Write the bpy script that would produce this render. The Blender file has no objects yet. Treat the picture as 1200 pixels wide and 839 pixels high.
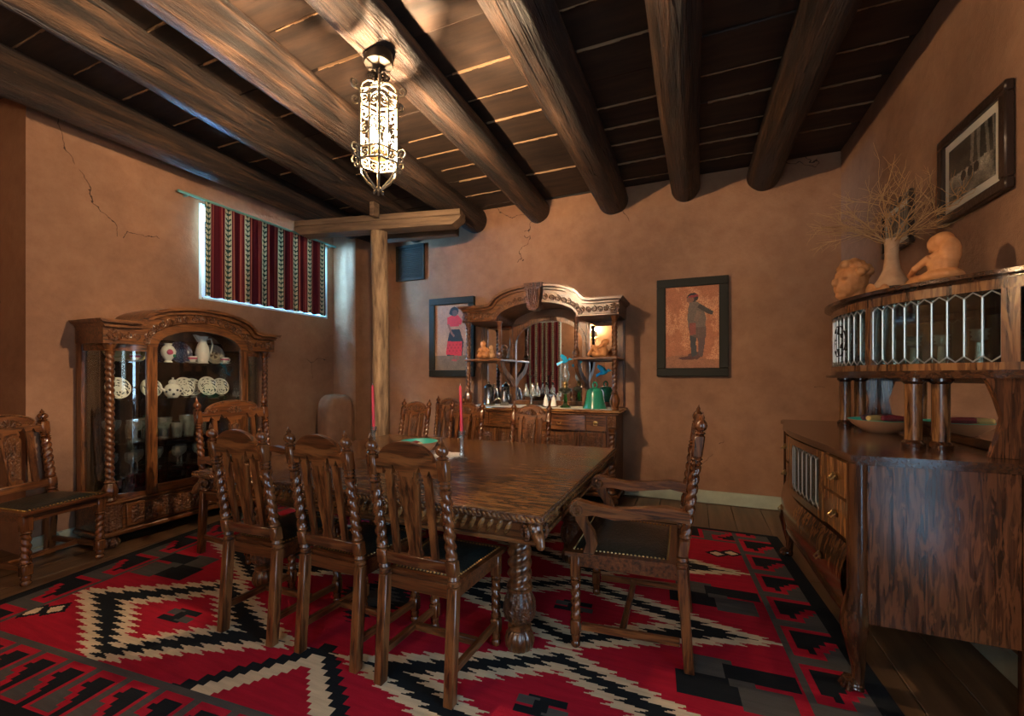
import bpy, bmesh, math, random
import numpy as np
from mathutils import Vector, Matrix, Euler
random.seed(7); np.random.seed(7)
SC = bpy.context.scene
COL = SC.collection
PI = math.pi
# ---------------------------------------------------------------- camera
F, U0, V0, CAMH = 510.0, 600.0, 441.0, 1.28          # focal length in pixels of a 1200x839 frame
YAW = math.atan(213 / F)
cam = bpy.data.cameras.new('camera'); camo = bpy.data.objects.new('camera', cam); COL.objects.link(camo)
cam.sensor_width = 36; cam.lens = 36 * F / 1200; cam.clip_start = .05
cam.shift_y = (V0 - 419.5) / 1200
camo.location = (0, 0, CAMH); camo.rotation_euler = (PI / 2, 0, YAW)
SC.camera = camo
# ---------------------------------------------------------------- world, exposure, daylight at the windows
SC.view_settings.view_transform = 'Standard'; SC.view_settings.look = 'None'
SC.view_settings.gamma = 1; SC.view_settings.use_curve_mapping = False
SC.view_settings.exposure = 1.0
W = bpy.data.worlds.new('sky'); SC.world = W; W.use_nodes = True
W.node_tree.nodes['Background'].inputs[0].default_value = (.45, .62, 1, 1)
W.node_tree.nodes['Background'].inputs[1].default_value = .6
def area(name, loc, rot, sx, sy, power, col):
    l = bpy.data.lights.new(name, 'AREA'); l.shape = 'RECTANGLE'; l.size = sx; l.size_y = sy
    l.energy = power; l.color = col
    o = bpy.data.objects.new(name, l); COL.objects.link(o); o.location = loc; o.rotation_euler = rot
    return o
# room numbers (metres): camera stands at x=0, y=0; +y runs along the ceiling logs
XL, XR, YB, YF, ZC = -4.36, 1.24, 4.82, -1.6, 3.33
WY0, WY1, WZ0, WZ1 = 2.68, 4.26, 2.02, 2.94          # high window in the left wall
FX0, FX1, FZ0, FZ1 = -4.2, -3.25, .75, 2.75          # curtained window in the wall behind the camera
area('daylight_side_window', (XL - .52, (WY0 + WY1) / 2, WZ1 - .17), (0, -PI / 2, 0), .3, 1.5, 1250, (.20, .55, 1))
area('daylight_front_window', ((FX0 + FX1) / 2, YF - .42, 1.8), (PI / 2, 0, 0), .9, 1.9, 60, (.55, .75, 1))
GX0, GX1, GZ0, GZ1 = -1.0, .5, .95, 2.55              # bare window added behind the camera to let in fill light
area('fill_window_light', ((GX0 + GX1) / 2, YF - .36, 1.8), (PI / 2, 0, 0), 1.4, 1.5, 30, (.80, .90, 1))
DY0, DY1, DZ1 = .2, 1.2, 2.1                          # glazed door in the right wall, beside the camera
area('daylight_glazed_door', (XR + .11, (DY0 + DY1) / 2, 1.1), (0, PI / 2, 0), 1.8, .85, 30, (.48, .70, 1))

# ---------------------------------------------------------------- materials
MATS = {}
def newmat(name):
    m = bpy.data.materials.new(name); m.use_nodes = True; MATS[name] = m
    return m, m.node_tree, m.node_tree.nodes['Principled BSDF']
def N(nt, t, **k):
    n = nt.nodes.new(t)
    for a, b in k.items():
        if a.startswith('i_'): n.inputs[a[2:]].default_value = b
        else: setattr(n, a, b)
    return n
def L(nt, a, b): nt.links.new(a, b)
def coords(nt, scale, kind='Object', rot=(0, 0, 0)):
    tc = N(nt, 'ShaderNodeTexCoord'); mp = N(nt, 'ShaderNodeMapping')
    mp.inputs['Scale'].default_value = scale; mp.inputs['Rotation'].default_value = rot
    L(nt, tc.outputs[kind], mp.inputs[0]); return mp.outputs[0]
def ramp(nt, fac, stops):
    r = N(nt, 'ShaderNodeValToRGB'); e = r.color_ramp.elements
    while len(e) < len(stops): e.new(.5)
    for k, (p, c) in enumerate(stops):
        e[k].position = p; e[k].color = (*c, 1) if len(c) == 3 else c
    L(nt, fac, r.inputs[0]); return r.outputs[0]
def noise(nt, vec, scale=1, detail=5, rough=.6, dist=0):
    n = N(nt, 'ShaderNodeTexNoise'); n.inputs['Scale'].default_value = scale; n.inputs['Detail'].default_value = detail
    n.inputs['Roughness'].default_value = rough; n.inputs['Distortion'].default_value = dist
    L(nt, vec, n.inputs['Vector']); return n.outputs[0]
def bump(nt, bs, h, strength=.3, dist=.01):
    b = N(nt, 'ShaderNodeBump'); b.inputs['Strength'].default_value = strength; b.inputs['Distance'].default_value = dist
    L(nt, h, b.inputs['Height']); L(nt, b.outputs[0], bs.inputs['Normal'])
def mixc(nt, fac, a, b, mode='MIX'):
    m = N(nt, 'ShaderNodeMix', data_type='RGBA', blend_type=mode)
    if isinstance(fac, float): m.inputs[0].default_value = fac
    else: L(nt, fac, m.inputs[0])
    for s, v in ((6, a), (7, b)):
        if isinstance(v, tuple): m.inputs[s].default_value = (*v, 1)
        else: L(nt, v, m.inputs[s])
    return m.outputs[2]
def math_(nt, op, a, b=None):
    m = N(nt, 'ShaderNodeMath', operation=op)
    for s, v in ((0, a), (1, b)):
        if v is None: continue
        if isinstance(v, (int, float)): m.inputs[s].default_value = v
        else: L(nt, v, m.inputs[s])
    return m.outputs[0]
def plain(name, col, rough=.5, metal=0, spec=.5, coat=0, bumpn=None, emit=None):
    m, nt, b = newmat(name)
    b.inputs['Base Color'].default_value = (*col, 1); b.inputs['Roughness'].default_value = rough
    b.inputs['Metallic'].default_value = metal; b.inputs['Specular IOR Level'].default_value = spec
    b.inputs['Coat Weight'].default_value = coat
    if bumpn:
        n = noise(nt, coords(nt, (1, 1, 1)), bumpn[0], 4); bump(nt, b, n, bumpn[1], .01)
    if emit:
        b.inputs['Emission Color'].default_value = (*emit[0], 1); b.inputs['Emission Strength'].default_value = emit[1]
    return m
def varied(name, c0, c1, scale=8, rough=.6, bumps=.2, metal=0, stretch=(1, 1, 1), spec=.5, bdist=.01, detail=6):
    m, nt, b = newmat(name)
    v = coords(nt, stretch); n = noise(nt, v, scale, detail)
    L(nt, ramp(nt, n, [(.3, c0), (.7, c1)]), b.inputs['Base Color'])
    b.inputs['Roughness'].default_value = rough; b.inputs['Metallic'].default_value = metal; b.inputs['Specular IOR Level'].default_value = spec
    if bumps: bump(nt, b, n, bumps, bdist)
    return m
def oak(name, axis='Z', lo=(.012, .0045, .002), mid=(.095, .031, .0095), hi=(.28, .108, .032), rough=.32, flake=.5, carve=0, coat=.25, fs=1.0):
    """quarter-sawn oak: long grain + ray flakes; axis = direction of the grain"""
    m, nt, b = newmat(name)
    k = {'X': 0, 'Y': 1, 'Z': 2}[axis]
    s1 = [60.0] * 3; s1[k] = 2.6
    s2 = [34.0 * fs] * 3; s2[k] = 4.5 * fs
    g = noise(nt, coords(nt, tuple(s1)), 1, 6, .65, .3)
    f = noise(nt, coords(nt, tuple(s2)), 1, 3, .55, 1.1)
    big = noise(nt, coords(nt, (2.5, 2.5, 2.5)), 1, 3)
    base = ramp(nt, g, [(.36, lo), (.5, mid), (.66, tuple(.6 * a + .4 * c for a, c in zip(mid, hi)))])
    fl = ramp(nt, f, [(.47, (0, 0, 0)), (.56, (1, 1, 1))])
    fac = math_(nt, 'MULTIPLY', fl, flake)
    c = mixc(nt, fac, base, hi)
    c = mixc(nt, .45, c, ramp(nt, big, [(.3, (.25, .25, .25)), (.7, (1, 1, 1))]), 'MULTIPLY')
    L(nt, c, b.inputs['Base Color'])
    b.inputs['Roughness'].default_value = rough; b.inputs['Coat Weight'].default_value = coat; b.inputs['Coat Roughness'].default_value = .18
    if carve:
        vz = N(nt, 'ShaderNodeTexVoronoi'); vz.inputs['Scale'].default_value = carve
        L(nt, coords(nt, (1, 1, 1)), vz.inputs['Vector'])
        wv = noise(nt, coords(nt, (1, 1, 1)), carve * .8, 2, .5, 2.5)
        h = math_(nt, 'ADD', vz.outputs[0], wv)
        bump(nt, b, h, .9, .012)
    else:
        bump(nt, b, g, .12, .004)
    return m
oak('oak_up', 'Z'); oak('oak_x', 'X'); oak('oak_y', 'Y')
oak('oak_carved', 'Z', carve=55, flake=.25)
oak('oak_twist', 'Z', flake=.25, rough=.28, coat=.4)
oak('chair_up', 'Z', lo=(.014, .005, .002), mid=(.105, .031, .009), hi=(.30, .108, .030))
oak('chair_x', 'X', lo=(.014, .005, .002), mid=(.105, .031, .009), hi=(.30, .108, .030))
oak('chair_twist', 'Z', lo=(.014, .005, .002), mid=(.105, .031, .009), hi=(.27, .095, .028), flake=.3, rough=.25, coat=.4)
oak('chair_y', 'Y', lo=(.014, .005, .002), mid=(.105, .031, .009), hi=(.30, .108, .030))
oak('chair_seat', 'X', lo=(.014, .005, .002), mid=(.105, .031, .009), hi=(.27, .095, .028), flake=.12)
oak('chair_carved', 'Z', lo=(.03, .011, .004), mid=(.14, .048, .015), hi=(.34, .135, .04), flake=.3, carve=70)
oak('table_oak', 'X', lo=(.022, .008, .003), mid=(.11, .04, .012), hi=(.36, .165, .052), rough=.27, flake=.75, coat=.1, fs=1.4)
oak('side_oak', 'Z', lo=(.010, .0042, .002), mid=(.062, .021, .009), hi=(.20, .072, .027), rough=.24, flake=.7, fs=1.5, coat=.4)
oak('side_dark', 'Y', lo=(.01, .0042, .002), mid=(.05, .018, .0075), hi=(.13, .05, .018), rough=.16, flake=.1, coat=.5)
oak('side_stile', 'Z', lo=(.01, .0042, .002), mid=(.05, .018, .0075), hi=(.13, .05, .018), rough=.2, flake=.25, coat=.5)
oak('side_flame', 'Z', lo=(.02, .007, .002), mid=(.12, .045, .014), hi=(.27, .12, .04), rough=.24, flake=.8, fs=1.1, coat=.3)
# adobe plaster
def adobe():
    m, nt, b = newmat('adobe')
    v = coords(nt, (1, 1, 1))
    n1 = noise(nt, v, .9, 5, .6); n2 = noise(nt, v, 7, 6, .7); n3 = noise(nt, v, 120, 2)
    c = ramp(nt, n1, [(.3, (.215, .107, .060)), (.52, (.285, .148, .083)), (.75, (.345, .185, .105))])
    c = mixc(nt, .45, c, ramp(nt, n2, [(.35, (.62, .58, .56)), (.65, (1, 1, 1))]), 'MULTIPLY')
    # hairline cracks: thin borders of a large warped cell pattern, broken up by noise
    vz = N(nt, 'ShaderNodeTexVoronoi', feature='DISTANCE_TO_EDGE'); vz.inputs['Scale'].default_value = .55
    w = N(nt, 'ShaderNodeVectorMath', operation='ADD'); L(nt, v, w.inputs[0])
    nn = N(nt, 'ShaderNodeTexNoise'); nn.inputs['Scale'].default_value = 3.5; nn.inputs['Detail'].default_value = 6; L(nt, v, nn.inputs['Vector'])
    sc = N(nt, 'ShaderNodeVectorMath', operation='SCALE'); sc.inputs['Scale'].default_value = .35; L(nt, nn.outputs[1], sc.inputs[0])
    L(nt, sc.outputs[0], w.inputs[1]); L(nt, w.outputs[0], vz.inputs['Vector'])
    cr = math_(nt, 'LESS_THAN', vz.outputs[0], .0014)
    cr = math_(nt, 'MULTIPLY', cr, math_(nt, 'GREATER_THAN', noise(nt, v, 1.3, 2), .60))
    c = mixc(nt, cr, c, (.05, .025, .014))
    L(nt, c, b.inputs['Base Color']); b.inputs['Roughness'].default_value = .82; b.inputs['Specular IOR Level'].default_value = .25
    h = math_(nt, 'ADD', math_(nt, 'MULTIPLY', n1, 3.0), math_(nt, 'ADD', n2, math_(nt, 'MULTIPLY', n3, .12)))
    h = math_(nt, 'SUBTRACT', h, math_(nt, 'MULTIPLY', cr, .5))
    bump(nt, b, h, .35, .03)
adobe()
def logmat():
    m, nt, b = newmat('log_wood')
    g = noise(nt, coords(nt, (16, 1.1, 16)), 1, 8, .7, .4); p = noise(nt, coords(nt, (3, .8, 3)), 1, 6, .7)
    sc = noise(nt, coords(nt, (22, 7, 22)), 1, 4, .6)
    c = ramp(nt, g, [(.36, (.005, .0025, .0016)), (.50, (.032, .015, .0075)), (.68, (.13, .066, .031))])
    c = mixc(nt, .6, c, ramp(nt, p, [(.32, (.28, .25, .23)), (.66, (1.15, 1.1, 1.05))]), 'MULTIPLY')
    c = mixc(nt, ramp(nt, sc, [(.72, (0, 0, 0)), (.76, (.8, .8, .8))]), c, (.36, .21, .11))
    vz = N(nt, 'ShaderNodeTexVoronoi'); vz.inputs['Scale'].default_value = 1.6; L(nt, coords(nt, (1, .55, 1)), vz.inputs['Vector'])
    kn = ramp(nt, vz.outputs[0], [(.045, (1, 1, 1)), (.07, (0, 0, 0))])
    c = mixc(nt, kn, c, (.03, .014, .007))
    fine = noise(nt, coords(nt, (70, 5, 70)), 1, 6, .75, .3)
    c = mixc(nt, .7, c, ramp(nt, fine, [(.36, (.30, .28, .26)), (.62, (1.25, 1.22, 1.18))]), 'MULTIPLY')
    ck = noise(nt, coords(nt, (26, .7, 26)), 1, 2, .5, .6)
    ckf = ramp(nt, ck, [(.345, (1, 1, 1)), (.375, (0, 0, 0))]); c = mixc(nt, ckf, c, (.006, .003, .002))
    L(nt, c, b.inputs['Base Color']); b.inputs['Roughness'].default_value = .55
    h = math_(nt, 'ADD', math_(nt, 'ADD', g, math_(nt, 'MULTIPLY', p, .6)), math_(nt, 'MULTIPLY', fine, .5))
    bump(nt, b, math_(nt, 'SUBTRACT', h, ckf), 1.0, .035)
logmat()
varied('ceil_board', (.007, .0038, .0024), (.042, .021, .011), 1, .7, .3, stretch=(2.2, 14, 14))
plain('joint_chip', (.24, .14, .07), .8, bumpn=(80, .8))
varied('floor_board', (.055, .028, .013), (.15, .082, .04), 1, .42, .15, stretch=(16, 1.2, 10))
varied('base_paint', (.25, .27, .20), (.36, .38, .28), 5, .6, .08)
varied('old_timber', (.07, .04, .022), (.22, .135, .075), 1, .75, .5, stretch=(2.2, 22, 22))
varied('post_wood', (.07, .033, .014), (.50, .32, .17), 1, .7, 1.0, stretch=(16, 16, 2.6), bdist=.04, detail=8)
plain('leather', (.012, .016, .014), .32, bumpn=(60, .35)); plain('brass_nail', (.42, .30, .12), .3, 1)
plain('iron', (.035, .028, .022), .45, .8); plain('iron_lit', (.16, .13, .09), .45, .6)  # second, paler iron has the bulbs' light put into its colour
plain('brass', (.35, .24, .10), .35, 1); plain('bulb_glow', (1, .9, .7), .4, emit=((1, .78, .45), 60))
plain('mirror', (.86, .87, .88), .02, 1); plain('pewter', (.30, .29, .27), .25, 1); plain('lead_came', (.42, .42, .38), .35, .7)
plain('candle_red', (.72, .035, .06), .35, emit=None); plain('porcelain', (.72, .70, .64), .15, coat=.5)
plain('doily', (.75, .72, .66), .9, bumpn=(200, .8)); plain('runner', (.52, .47, .38), .9, bumpn=(160, .8))
varied('terracotta', (.44, .165, .048), (.64, .28, .095), 14, .7, .35); varied('terracotta_pale', (.46, .25, .12), (.62, .36, .19), 18, .75, .4)
plain('twig', (.48, .27, .11), .8); plain('frame_dark', (.018, .016, .010), .6, 0, .2, bumpn=(30, .3)); plain('frame_brown', (.03, .016, .01), .35, bumpn=(30, .3))
plain('mat_board', (.52, .47, .38), .9); plain('window_paint', (.55, .62, .62), .5); plain('rod_teal', (.12, .30, .26), .5)
plain('vent_metal', (.02, .017, .013), .8, 0, .2); plain('bowl_clay', (.45, .21, .10), .6); plain('bowl_teal', (.05, .42, .33), .35)
plain('corn_purple', (.045, .012, .025), .4, bumpn=(120, 1)); plain('corn_yellow', (.62, .42, .14), .4, bumpn=(120, 1)); plain('corn_red', (.22, .02, .03), .4, bumpn=(120, 1))
plain('ivory_figure', (.58, .42, .24), .6); plain('bell_glaze', (.02, .20, .12), .18, coat=.6); plain('blue_glass', (.03, .42, .72), .12, coat=.5)
plain('china_blue', (.05, .08, .18), .2, coat=.4); plain('china_tan', (.48, .36, .17), .25, coat=.4); plain('rose', (.42, .04, .12), .3)
plain('leaf_print', (.02, .03, .05), .4); plain('rope_iron', (.05, .04, .03), .5)
def thin_glass(name, tint, gloss=.1, rough=.03, cloud=0.0):
    """window and vessel glass: clear film that lets light straight through and mirrors at grazing angles"""
    m, nt, b = newmat(name); nt.nodes.remove(b)
    out = nt.nodes['Material Output']
    tr = N(nt, 'ShaderNodeBsdfTransparent'); tr.inputs[0].default_value = (*tint, 1)
    gl = N(nt, 'ShaderNodeBsdfGlossy'); gl.inputs['Roughness'].default_value = rough; gl.inputs[0].default_value = (.9, .95, .95, 1)
    lw = N(nt, 'ShaderNodeLayerWeight'); lw.inputs[0].default_value = .35
    f = math_(nt, 'ADD', math_(nt, 'MULTIPLY', lw.outputs['Fresnel'], .8), gloss)
    mx = N(nt, 'ShaderNodeMixShader'); L(nt, f, mx.inputs[0]); L(nt, tr.outputs[0], mx.inputs[1]); L(nt, gl.outputs[0], mx.inputs[2])
    if cloud:                                              # cut and pressed glass scatters a little light
        df = N(nt, 'ShaderNodeBsdfDiffuse'); df.inputs[0].default_value = (.80, .86, .82, 1)
        m2 = N(nt, 'ShaderNodeMixShader'); m2.inputs[0].default_value = cloud; L(nt, mx.outputs[0], m2.inputs[1]); L(nt, df.outputs[0], m2.inputs[2]); mx = m2
    L(nt, mx.outputs[0], out.inputs[0]); return m
thin_glass('pane', (.96, .98, .97), .03); thin_glass('crystal', (.97, .99, .98), .22, .12, .06)
thin_glass('crystal_bright', (.97, .99, .98), .25, .12, .16); thin_glass('glass_green', (.12, .6, .16), .12, .06)
thin_glass('glass_emerald', (.08, .42, .28), .2, .08); thin_glass('glass_ruby', (.36, .02, .05), .15, .08); thin_glass('leaded', (.80, .86, .82), .05, .05)
def attrmat(name, rough=.9, bumps=(300, .4), spec=.2, trans=0.0, vary=.35, vs=(3, 30, 3)):
    """woven or printed surface coloured cell by cell from the mesh attribute 'tint'"""
    m, nt, b = newmat(name)
    a = N(nt, 'ShaderNodeAttribute', attribute_name='tint')
    n = noise(nt, coords(nt, vs), 1, 5)
    c = mixc(nt, vary, a.outputs[0], ramp(nt, n, [(.3, (.45, .45, .45)), (.7, (1.25, 1.25, 1.25))]), 'MULTIPLY') if vary else a.outputs[0]
    L(nt, c, b.inputs['Base Color']); b.inputs['Roughness'].default_value = rough; b.inputs['Specular IOR Level'].default_value = spec
    if bumps: bump(nt, b, noise(nt, coords(nt, (1, 1, 1)), bumps[0], 2), bumps[1], .004)
    if trans:
        t = N(nt, 'ShaderNodeBsdfTranslucent'); L(nt, c, t.inputs[0])
        mx = N(nt, 'ShaderNodeMixShader'); mx.inputs[0].default_value = trans
        L(nt, b.outputs[0], mx.inputs[1]); L(nt, t.outputs[0], mx.inputs[2]); L(nt, mx.outputs[0], nt.nodes['Material Output'].inputs[0])
    return m
attrmat('rug_wool', vs=(4, 40, 4)); attrmat('curtain_cloth', .85, (200, .3), trans=.08, vary=.2)
attrmat('paint_canvas', .55, (160, .35), .35, vary=.25, vs=(20, 20, 20)); attrmat('photo_print', .3, None, .4, vary=0)
attrmat('china_print', .15, None, .5, vary=0)

# ---------------------------------------------------------------- mesh helpers
class MB:
    """collects shapes and links them as ONE mesh object"""
    def __init__(s): s.v = []; s.f = []; s.xf = None
    def add(s, vs, fs, xf=None):
        o = len(s.v)
        if xf is not None: vs = [xf(Vector(p)) for p in vs]
        if s.xf is not None: vs = [s.xf(Vector(p)) for p in vs]
        s.v += [tuple(p) for p in vs]; s.f += [tuple(i + o for i in f) for f in fs]
        return s
    def box(s, x0, x1, y0, y1, z0, z1, c=.004, xf=None):
        c = min(c, .45 * min(x1 - x0, y1 - y0, z1 - z0))
        X = (x0, x1); Y = (y0, y1); Z = (z0, z1); vs = []; idx = {}
        for i in (0, 1):
            for j in (0, 1):
                for k in (0, 1):
                    sx, sy, sz = (1 - 2 * i) * c, (1 - 2 * j) * c, (1 - 2 * k) * c
                    p = (X[i], Y[j], Z[k])
                    for a, q in enumerate(((p[0], p[1] + sy, p[2] + sz), (p[0] + sx, p[1], p[2] + sz), (p[0] + sx, p[1] + sy, p[2]))):
                        idx[i, j, k, a] = len(vs); vs.append(q)
        g = lambda i, j, k, a: idx[i, j, k, a]
        fs = []
        for i in (0, 1):
            q = [g(i, 0, 0, 0), g(i, 1, 0, 0), g(i, 1, 1, 0), g(i, 0, 1, 0)]; fs.append(q if i else q[::-1])
            q = [g(0, i, 0, 1), g(1, i, 0, 1), g(1, i, 1, 1), g(0, i, 1, 1)]; fs.append(q[::-1] if i else q)
            q = [g(0, 0, i, 2), g(1, 0, i, 2), g(1, 1, i, 2), g(0, 1, i, 2)]; fs.append(q if i else q[::-1])
        for i in (0, 1):
            for j in (0, 1):
                q = [g(i, j, 0, 0), g(i, j, 0, 1), g(i, j, 1, 1), g(i, j, 1, 0)]; fs.append(q if i == j else q[::-1])
                q = [g(i, 0, j, 0), g(i, 0, j, 2), g(i, 1, j, 2), g(i, 1, j, 0)]; fs.append(q[::-1] if i == j else q)
                q = [g(0, i, j, 1), g(0, i, j, 2), g(1, i, j, 2), g(1, i, j, 1)]; fs.append(q if i == j else q[::-1])
                for k in (0, 1):
                    q = [g(i, j, k, 0), g(i, j, k, 1), g(i, j, k, 2)]; fs.append(q if (i + j + k) % 2 else q[::-1])
        return s.add(vs, fs, xf)
    def rings(s, R, closed_u=True, cap=True, xf=None):
        """R: list of rings (each a list of points)"""
        n = len(R[0]); vs = [p for r in R for p in r]; fs = []
        for i in range(len(R) - 1):
            for j in range(n if closed_u else n - 1):
                k = (j + 1) % n
                fs.append((i * n + j, i * n + k, (i + 1) * n + k, (i + 1) * n + j))
        if cap and closed_u:
            fs.append(tuple(range(n))[::-1]); fs.append(tuple((len(R) - 1) * n + j for j in range(n)))
        return s.add(vs, fs, xf)
    def lathe(s, prof, cx=0, cy=0, n=16, lobes=0, amp=0, xf=None, cap=True):
        """prof: (radius, z) pairs from the bottom up; lobes/amp flute the sides"""
        R = []
        for r, z in prof:
            ring = []
            for j in range(n):
                t = 2 * PI * j / n; q = r * (1 + amp * math.cos(lobes * t)) if lobes else r
                ring.append((cx + q * math.cos(t), cy + q * math.sin(t), z))
            R.append(ring)
        return s.rings(R, True, cap, xf)
    def twist(s, cx, cy, z0, z1, r, pitch, n=16, hand=1, dep=.26, starts=2, per=8, xf=None):
        """barley-twist shaft"""
        m = max(6, int((z1 - z0) / pitch * per)); R = []
        for i in range(m + 1):
            z = z0 + (z1 - z0) * i / m; ring = []
            e = min(1, min(i, m - i) / 3)
            for j in range(n):
                t = 2 * PI * j / n; ph = starts * t / 2 - hand * PI * (z - z0) / pitch
                q = r * (1 - e * dep * (1 - abs(math.cos(ph))))
                ring.append((cx + q * math.cos(t), cy + q * math.sin(t), z))
            R.append(ring)
        return s.rings(R, True, True, xf)
    def tube(s, pts, r, n=6, closed=False, xf=None, cap=True):
        P = [Vector(p) for p in pts]; m = len(P)
        rr = r if isinstance(r, (list, tuple)) else [r] * m
        R = []; up = None
        for i in range(m):
            a = P[i - 1] if (i > 0 or closed) else P[i]; b = P[(i + 1) % m] if (i < m - 1 or closed) else P[i]
            t = (b - a)
            t = t.normalized() if t.length > 1e-9 else Vector((0, 0, 1))
            if up is None: up = Vector((0, 0, 1)) if abs(t.z) < .9 else Vector((1, 0, 0))
            u = (up - t * up.dot(t)); u = u.normalized() if u.length > 1e-6 else t.orthogonal().normalized()
            w = t.cross(u); up = u
            R.append([tuple(P[i] + (u * math.cos(2 * PI * j / n) + w * math.sin(2 * PI * j / n)) * rr[i]) for j in range(n)])
        if closed: R.append(R[0]); cap = False
        return s.rings(R, True, cap, xf)
    def prism(s, out, d0, d1, plane='xz', xf=None):
        """extrude a 2D outline; plane xz extrudes along y, xy along z, yz along x"""
        n = len(out)
        mk = {'xz': lambda p, d: (p[0], d, p[1]), 'xy': lambda p, d: (p[0], p[1], d), 'yz': lambda p, d: (d, p[0], p[1])}[plane]
        vs = [mk(p, d0) for p in out] + [mk(p, d1) for p in out]
        fs = [tuple(range(n)), tuple(range(n, 2 * n))[::-1]] + [(i, i + n, (i + 1) % n + n, (i + 1) % n) for i in range(n)]
        return s.add(vs, fs, xf)
    def ball(s, c, r, n=10, m=6, xf=None, rot=None):
        rx, ry, rz = r if isinstance(r, (tuple, list)) else (r, r, r)
        vs = [(0, 0, -rz)]; fs = []
        for i in range(1, m):
            a = -PI / 2 + PI * i / m
            for j in range(n): vs.append((rx * math.cos(a) * math.cos(2 * PI * j / n), ry * math.cos(a) * math.sin(2 * PI * j / n), rz * math.sin(a)))
        vs.append((0, 0, rz)); top = len(vs) - 1
        for j in range(n):
            k = (j + 1) % n
            fs.append((0, 1 + k, 1 + j)); fs.append((top, top - n + j, top - n + k))
            for i in range(m - 2): fs.append((1 + i * n + j, 1 + i * n + k, 1 + (i + 1) * n + k, 1 + (i + 1) * n + j))
        M = Euler(rot).to_matrix() if rot else None
        vs = [tuple((M @ Vector(p) if M else Vector(p)) + Vector(c)) for p in vs]
        return s.add(vs, fs, xf)
    def build(s, name, mat, parent=None, smooth=40, loc=None, rot=None):
        me = bpy.data.meshes.new(name); me.from_pydata(s.v, [], s.f); me.update()
        bm = bmesh.new(); bm.from_mesh(me); bmesh.ops.recalc_face_normals(bm, faces=bm.faces); bm.to_mesh(me); bm.free()
        if smooth:
            me.polygons.foreach_set('use_smooth', [True] * len(me.polygons)); me.set_sharp_from_angle(angle=math.radians(smooth))
        me.materials.append(MATS[mat])
        o = bpy.data.objects.new(name, me); COL.objects.link(o)
        if parent is not None: o.parent = parent
        if loc: o.location = loc
        if rot: o.rotation_euler = rot
        return o
def tag(o, label=None, cat=None, group=None, kind=None):
    if label: o['label'] = label
    if cat: o['category'] = cat
    if group: o['group'] = group
    if kind: o['kind'] = kind
    return o
def thing(name, label, cat, loc=(0, 0, 0), rz=0, group=None):
    o = bpy.data.objects.new(name, None); COL.objects.link(o); o.empty_display_size = .1
    o.location = loc; o.rotation_euler = (0, 0, rz); return tag(o, label, cat, group)
def copy_tree(o, loc=None, rz=None, label=None, parent=None):
    c = o.copy(); COL.objects.link(c); c.parent = parent
    if loc is not None: c.location = loc
    if rz is not None: c.rotation_euler = (0, 0, rz)
    if label: c['label'] = label
    for ch in KIDS(o): copy_tree(ch, parent=c)
    return c
def KIDS(o): return [c for c in bpy.data.objects if c.parent == o]
def inst(o, name, parent, loc=None, rot=None, scale=None):
    c = o.copy(); c.name = name; COL.objects.link(c); c.parent = parent
    if loc is not None: c.location = loc
    if rot is not None: c.rotation_euler = rot
    if scale is not None: c.scale = scale
    return c
def tint_mesh(name, V, Fc, cols, mat, parent=None, smooth=False):
    """mesh whose faces carry their own colour (attribute 'tint')"""
    me = bpy.data.meshes.new(name); me.from_pydata([tuple(p) for p in V], [], [tuple(f) for f in Fc]); me.update()
    at = me.attributes.new('tint', 'FLOAT_COLOR', 'FACE')
    buf = np.ones((len(Fc), 4), np.float32); buf[:, :3] = cols; at.data.foreach_set('color', buf.ravel())
    if smooth: me.polygons.foreach_set('use_smooth', [True] * len(me.polygons))
    me.materials.append(MATS[mat]); o = bpy.data.objects.new(name, me); COL.objects.link(o)
    if parent is not None: o.parent = parent
    return o
def grid_idx(nu, nv):
    a = np.arange(nu)[:, None] * (nv + 1) + np.arange(nv)[None, :]
    return np.stack([a, a + nv + 1, a + nv + 2, a + 1], -1).reshape(-1, 4).tolist()
def inpoly(X, Y, poly):
    ins = np.zeros(X.shape, bool); n = len(poly)
    for i in range(n):
        x1, y1 = poly[i]; x2, y2 = poly[(i + 1) % n]
        c = ((y1 > Y) != (y2 > Y)); xx = (x2 - x1) * (Y - y1) / ((y2 - y1) or 1e-9) + x1
        ins ^= c & (X < xx)
    return ins
def arc(cx, cz, r, a0, a1, n, rz=None):
    rz = rz or r
    return [(cx + r * math.cos(a0 + (a1 - a0) * i / n), cz + rz * math.sin(a0 + (a1 - a0) * i / n)) for i in range(n + 1)]
def spiral(c, r0, r1, turns, n, a0=0, plane='xz', d=0, hand=1):
    P = []
    for i in range(n + 1):
        t = i / n; r = r0 + (r1 - r0) * t; a = a0 + hand * 2 * PI * turns * t
        p = (c[0] + r * math.cos(a), c[1] + r * math.sin(a))
        P.append({'xz': (p[0], d, p[1]), 'yz': (d, p[0], p[1]), 'xy': (p[0], p[1], d)}[plane])
    return P
# ================================================================ THE SETTING
def slab(name, rects, mat, kind='structure'):
    mb = MB()
    for (x0, x1, y0, y1, z0, z1) in rects: mb.prism([(x0, y0), (x1, y0), (x1, y1), (x0, y1)], z0, z1, 'xy')
    return tag(mb.build(name, mat, smooth=0), kind=kind)
TH = .5; ZT = 3.55
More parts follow.
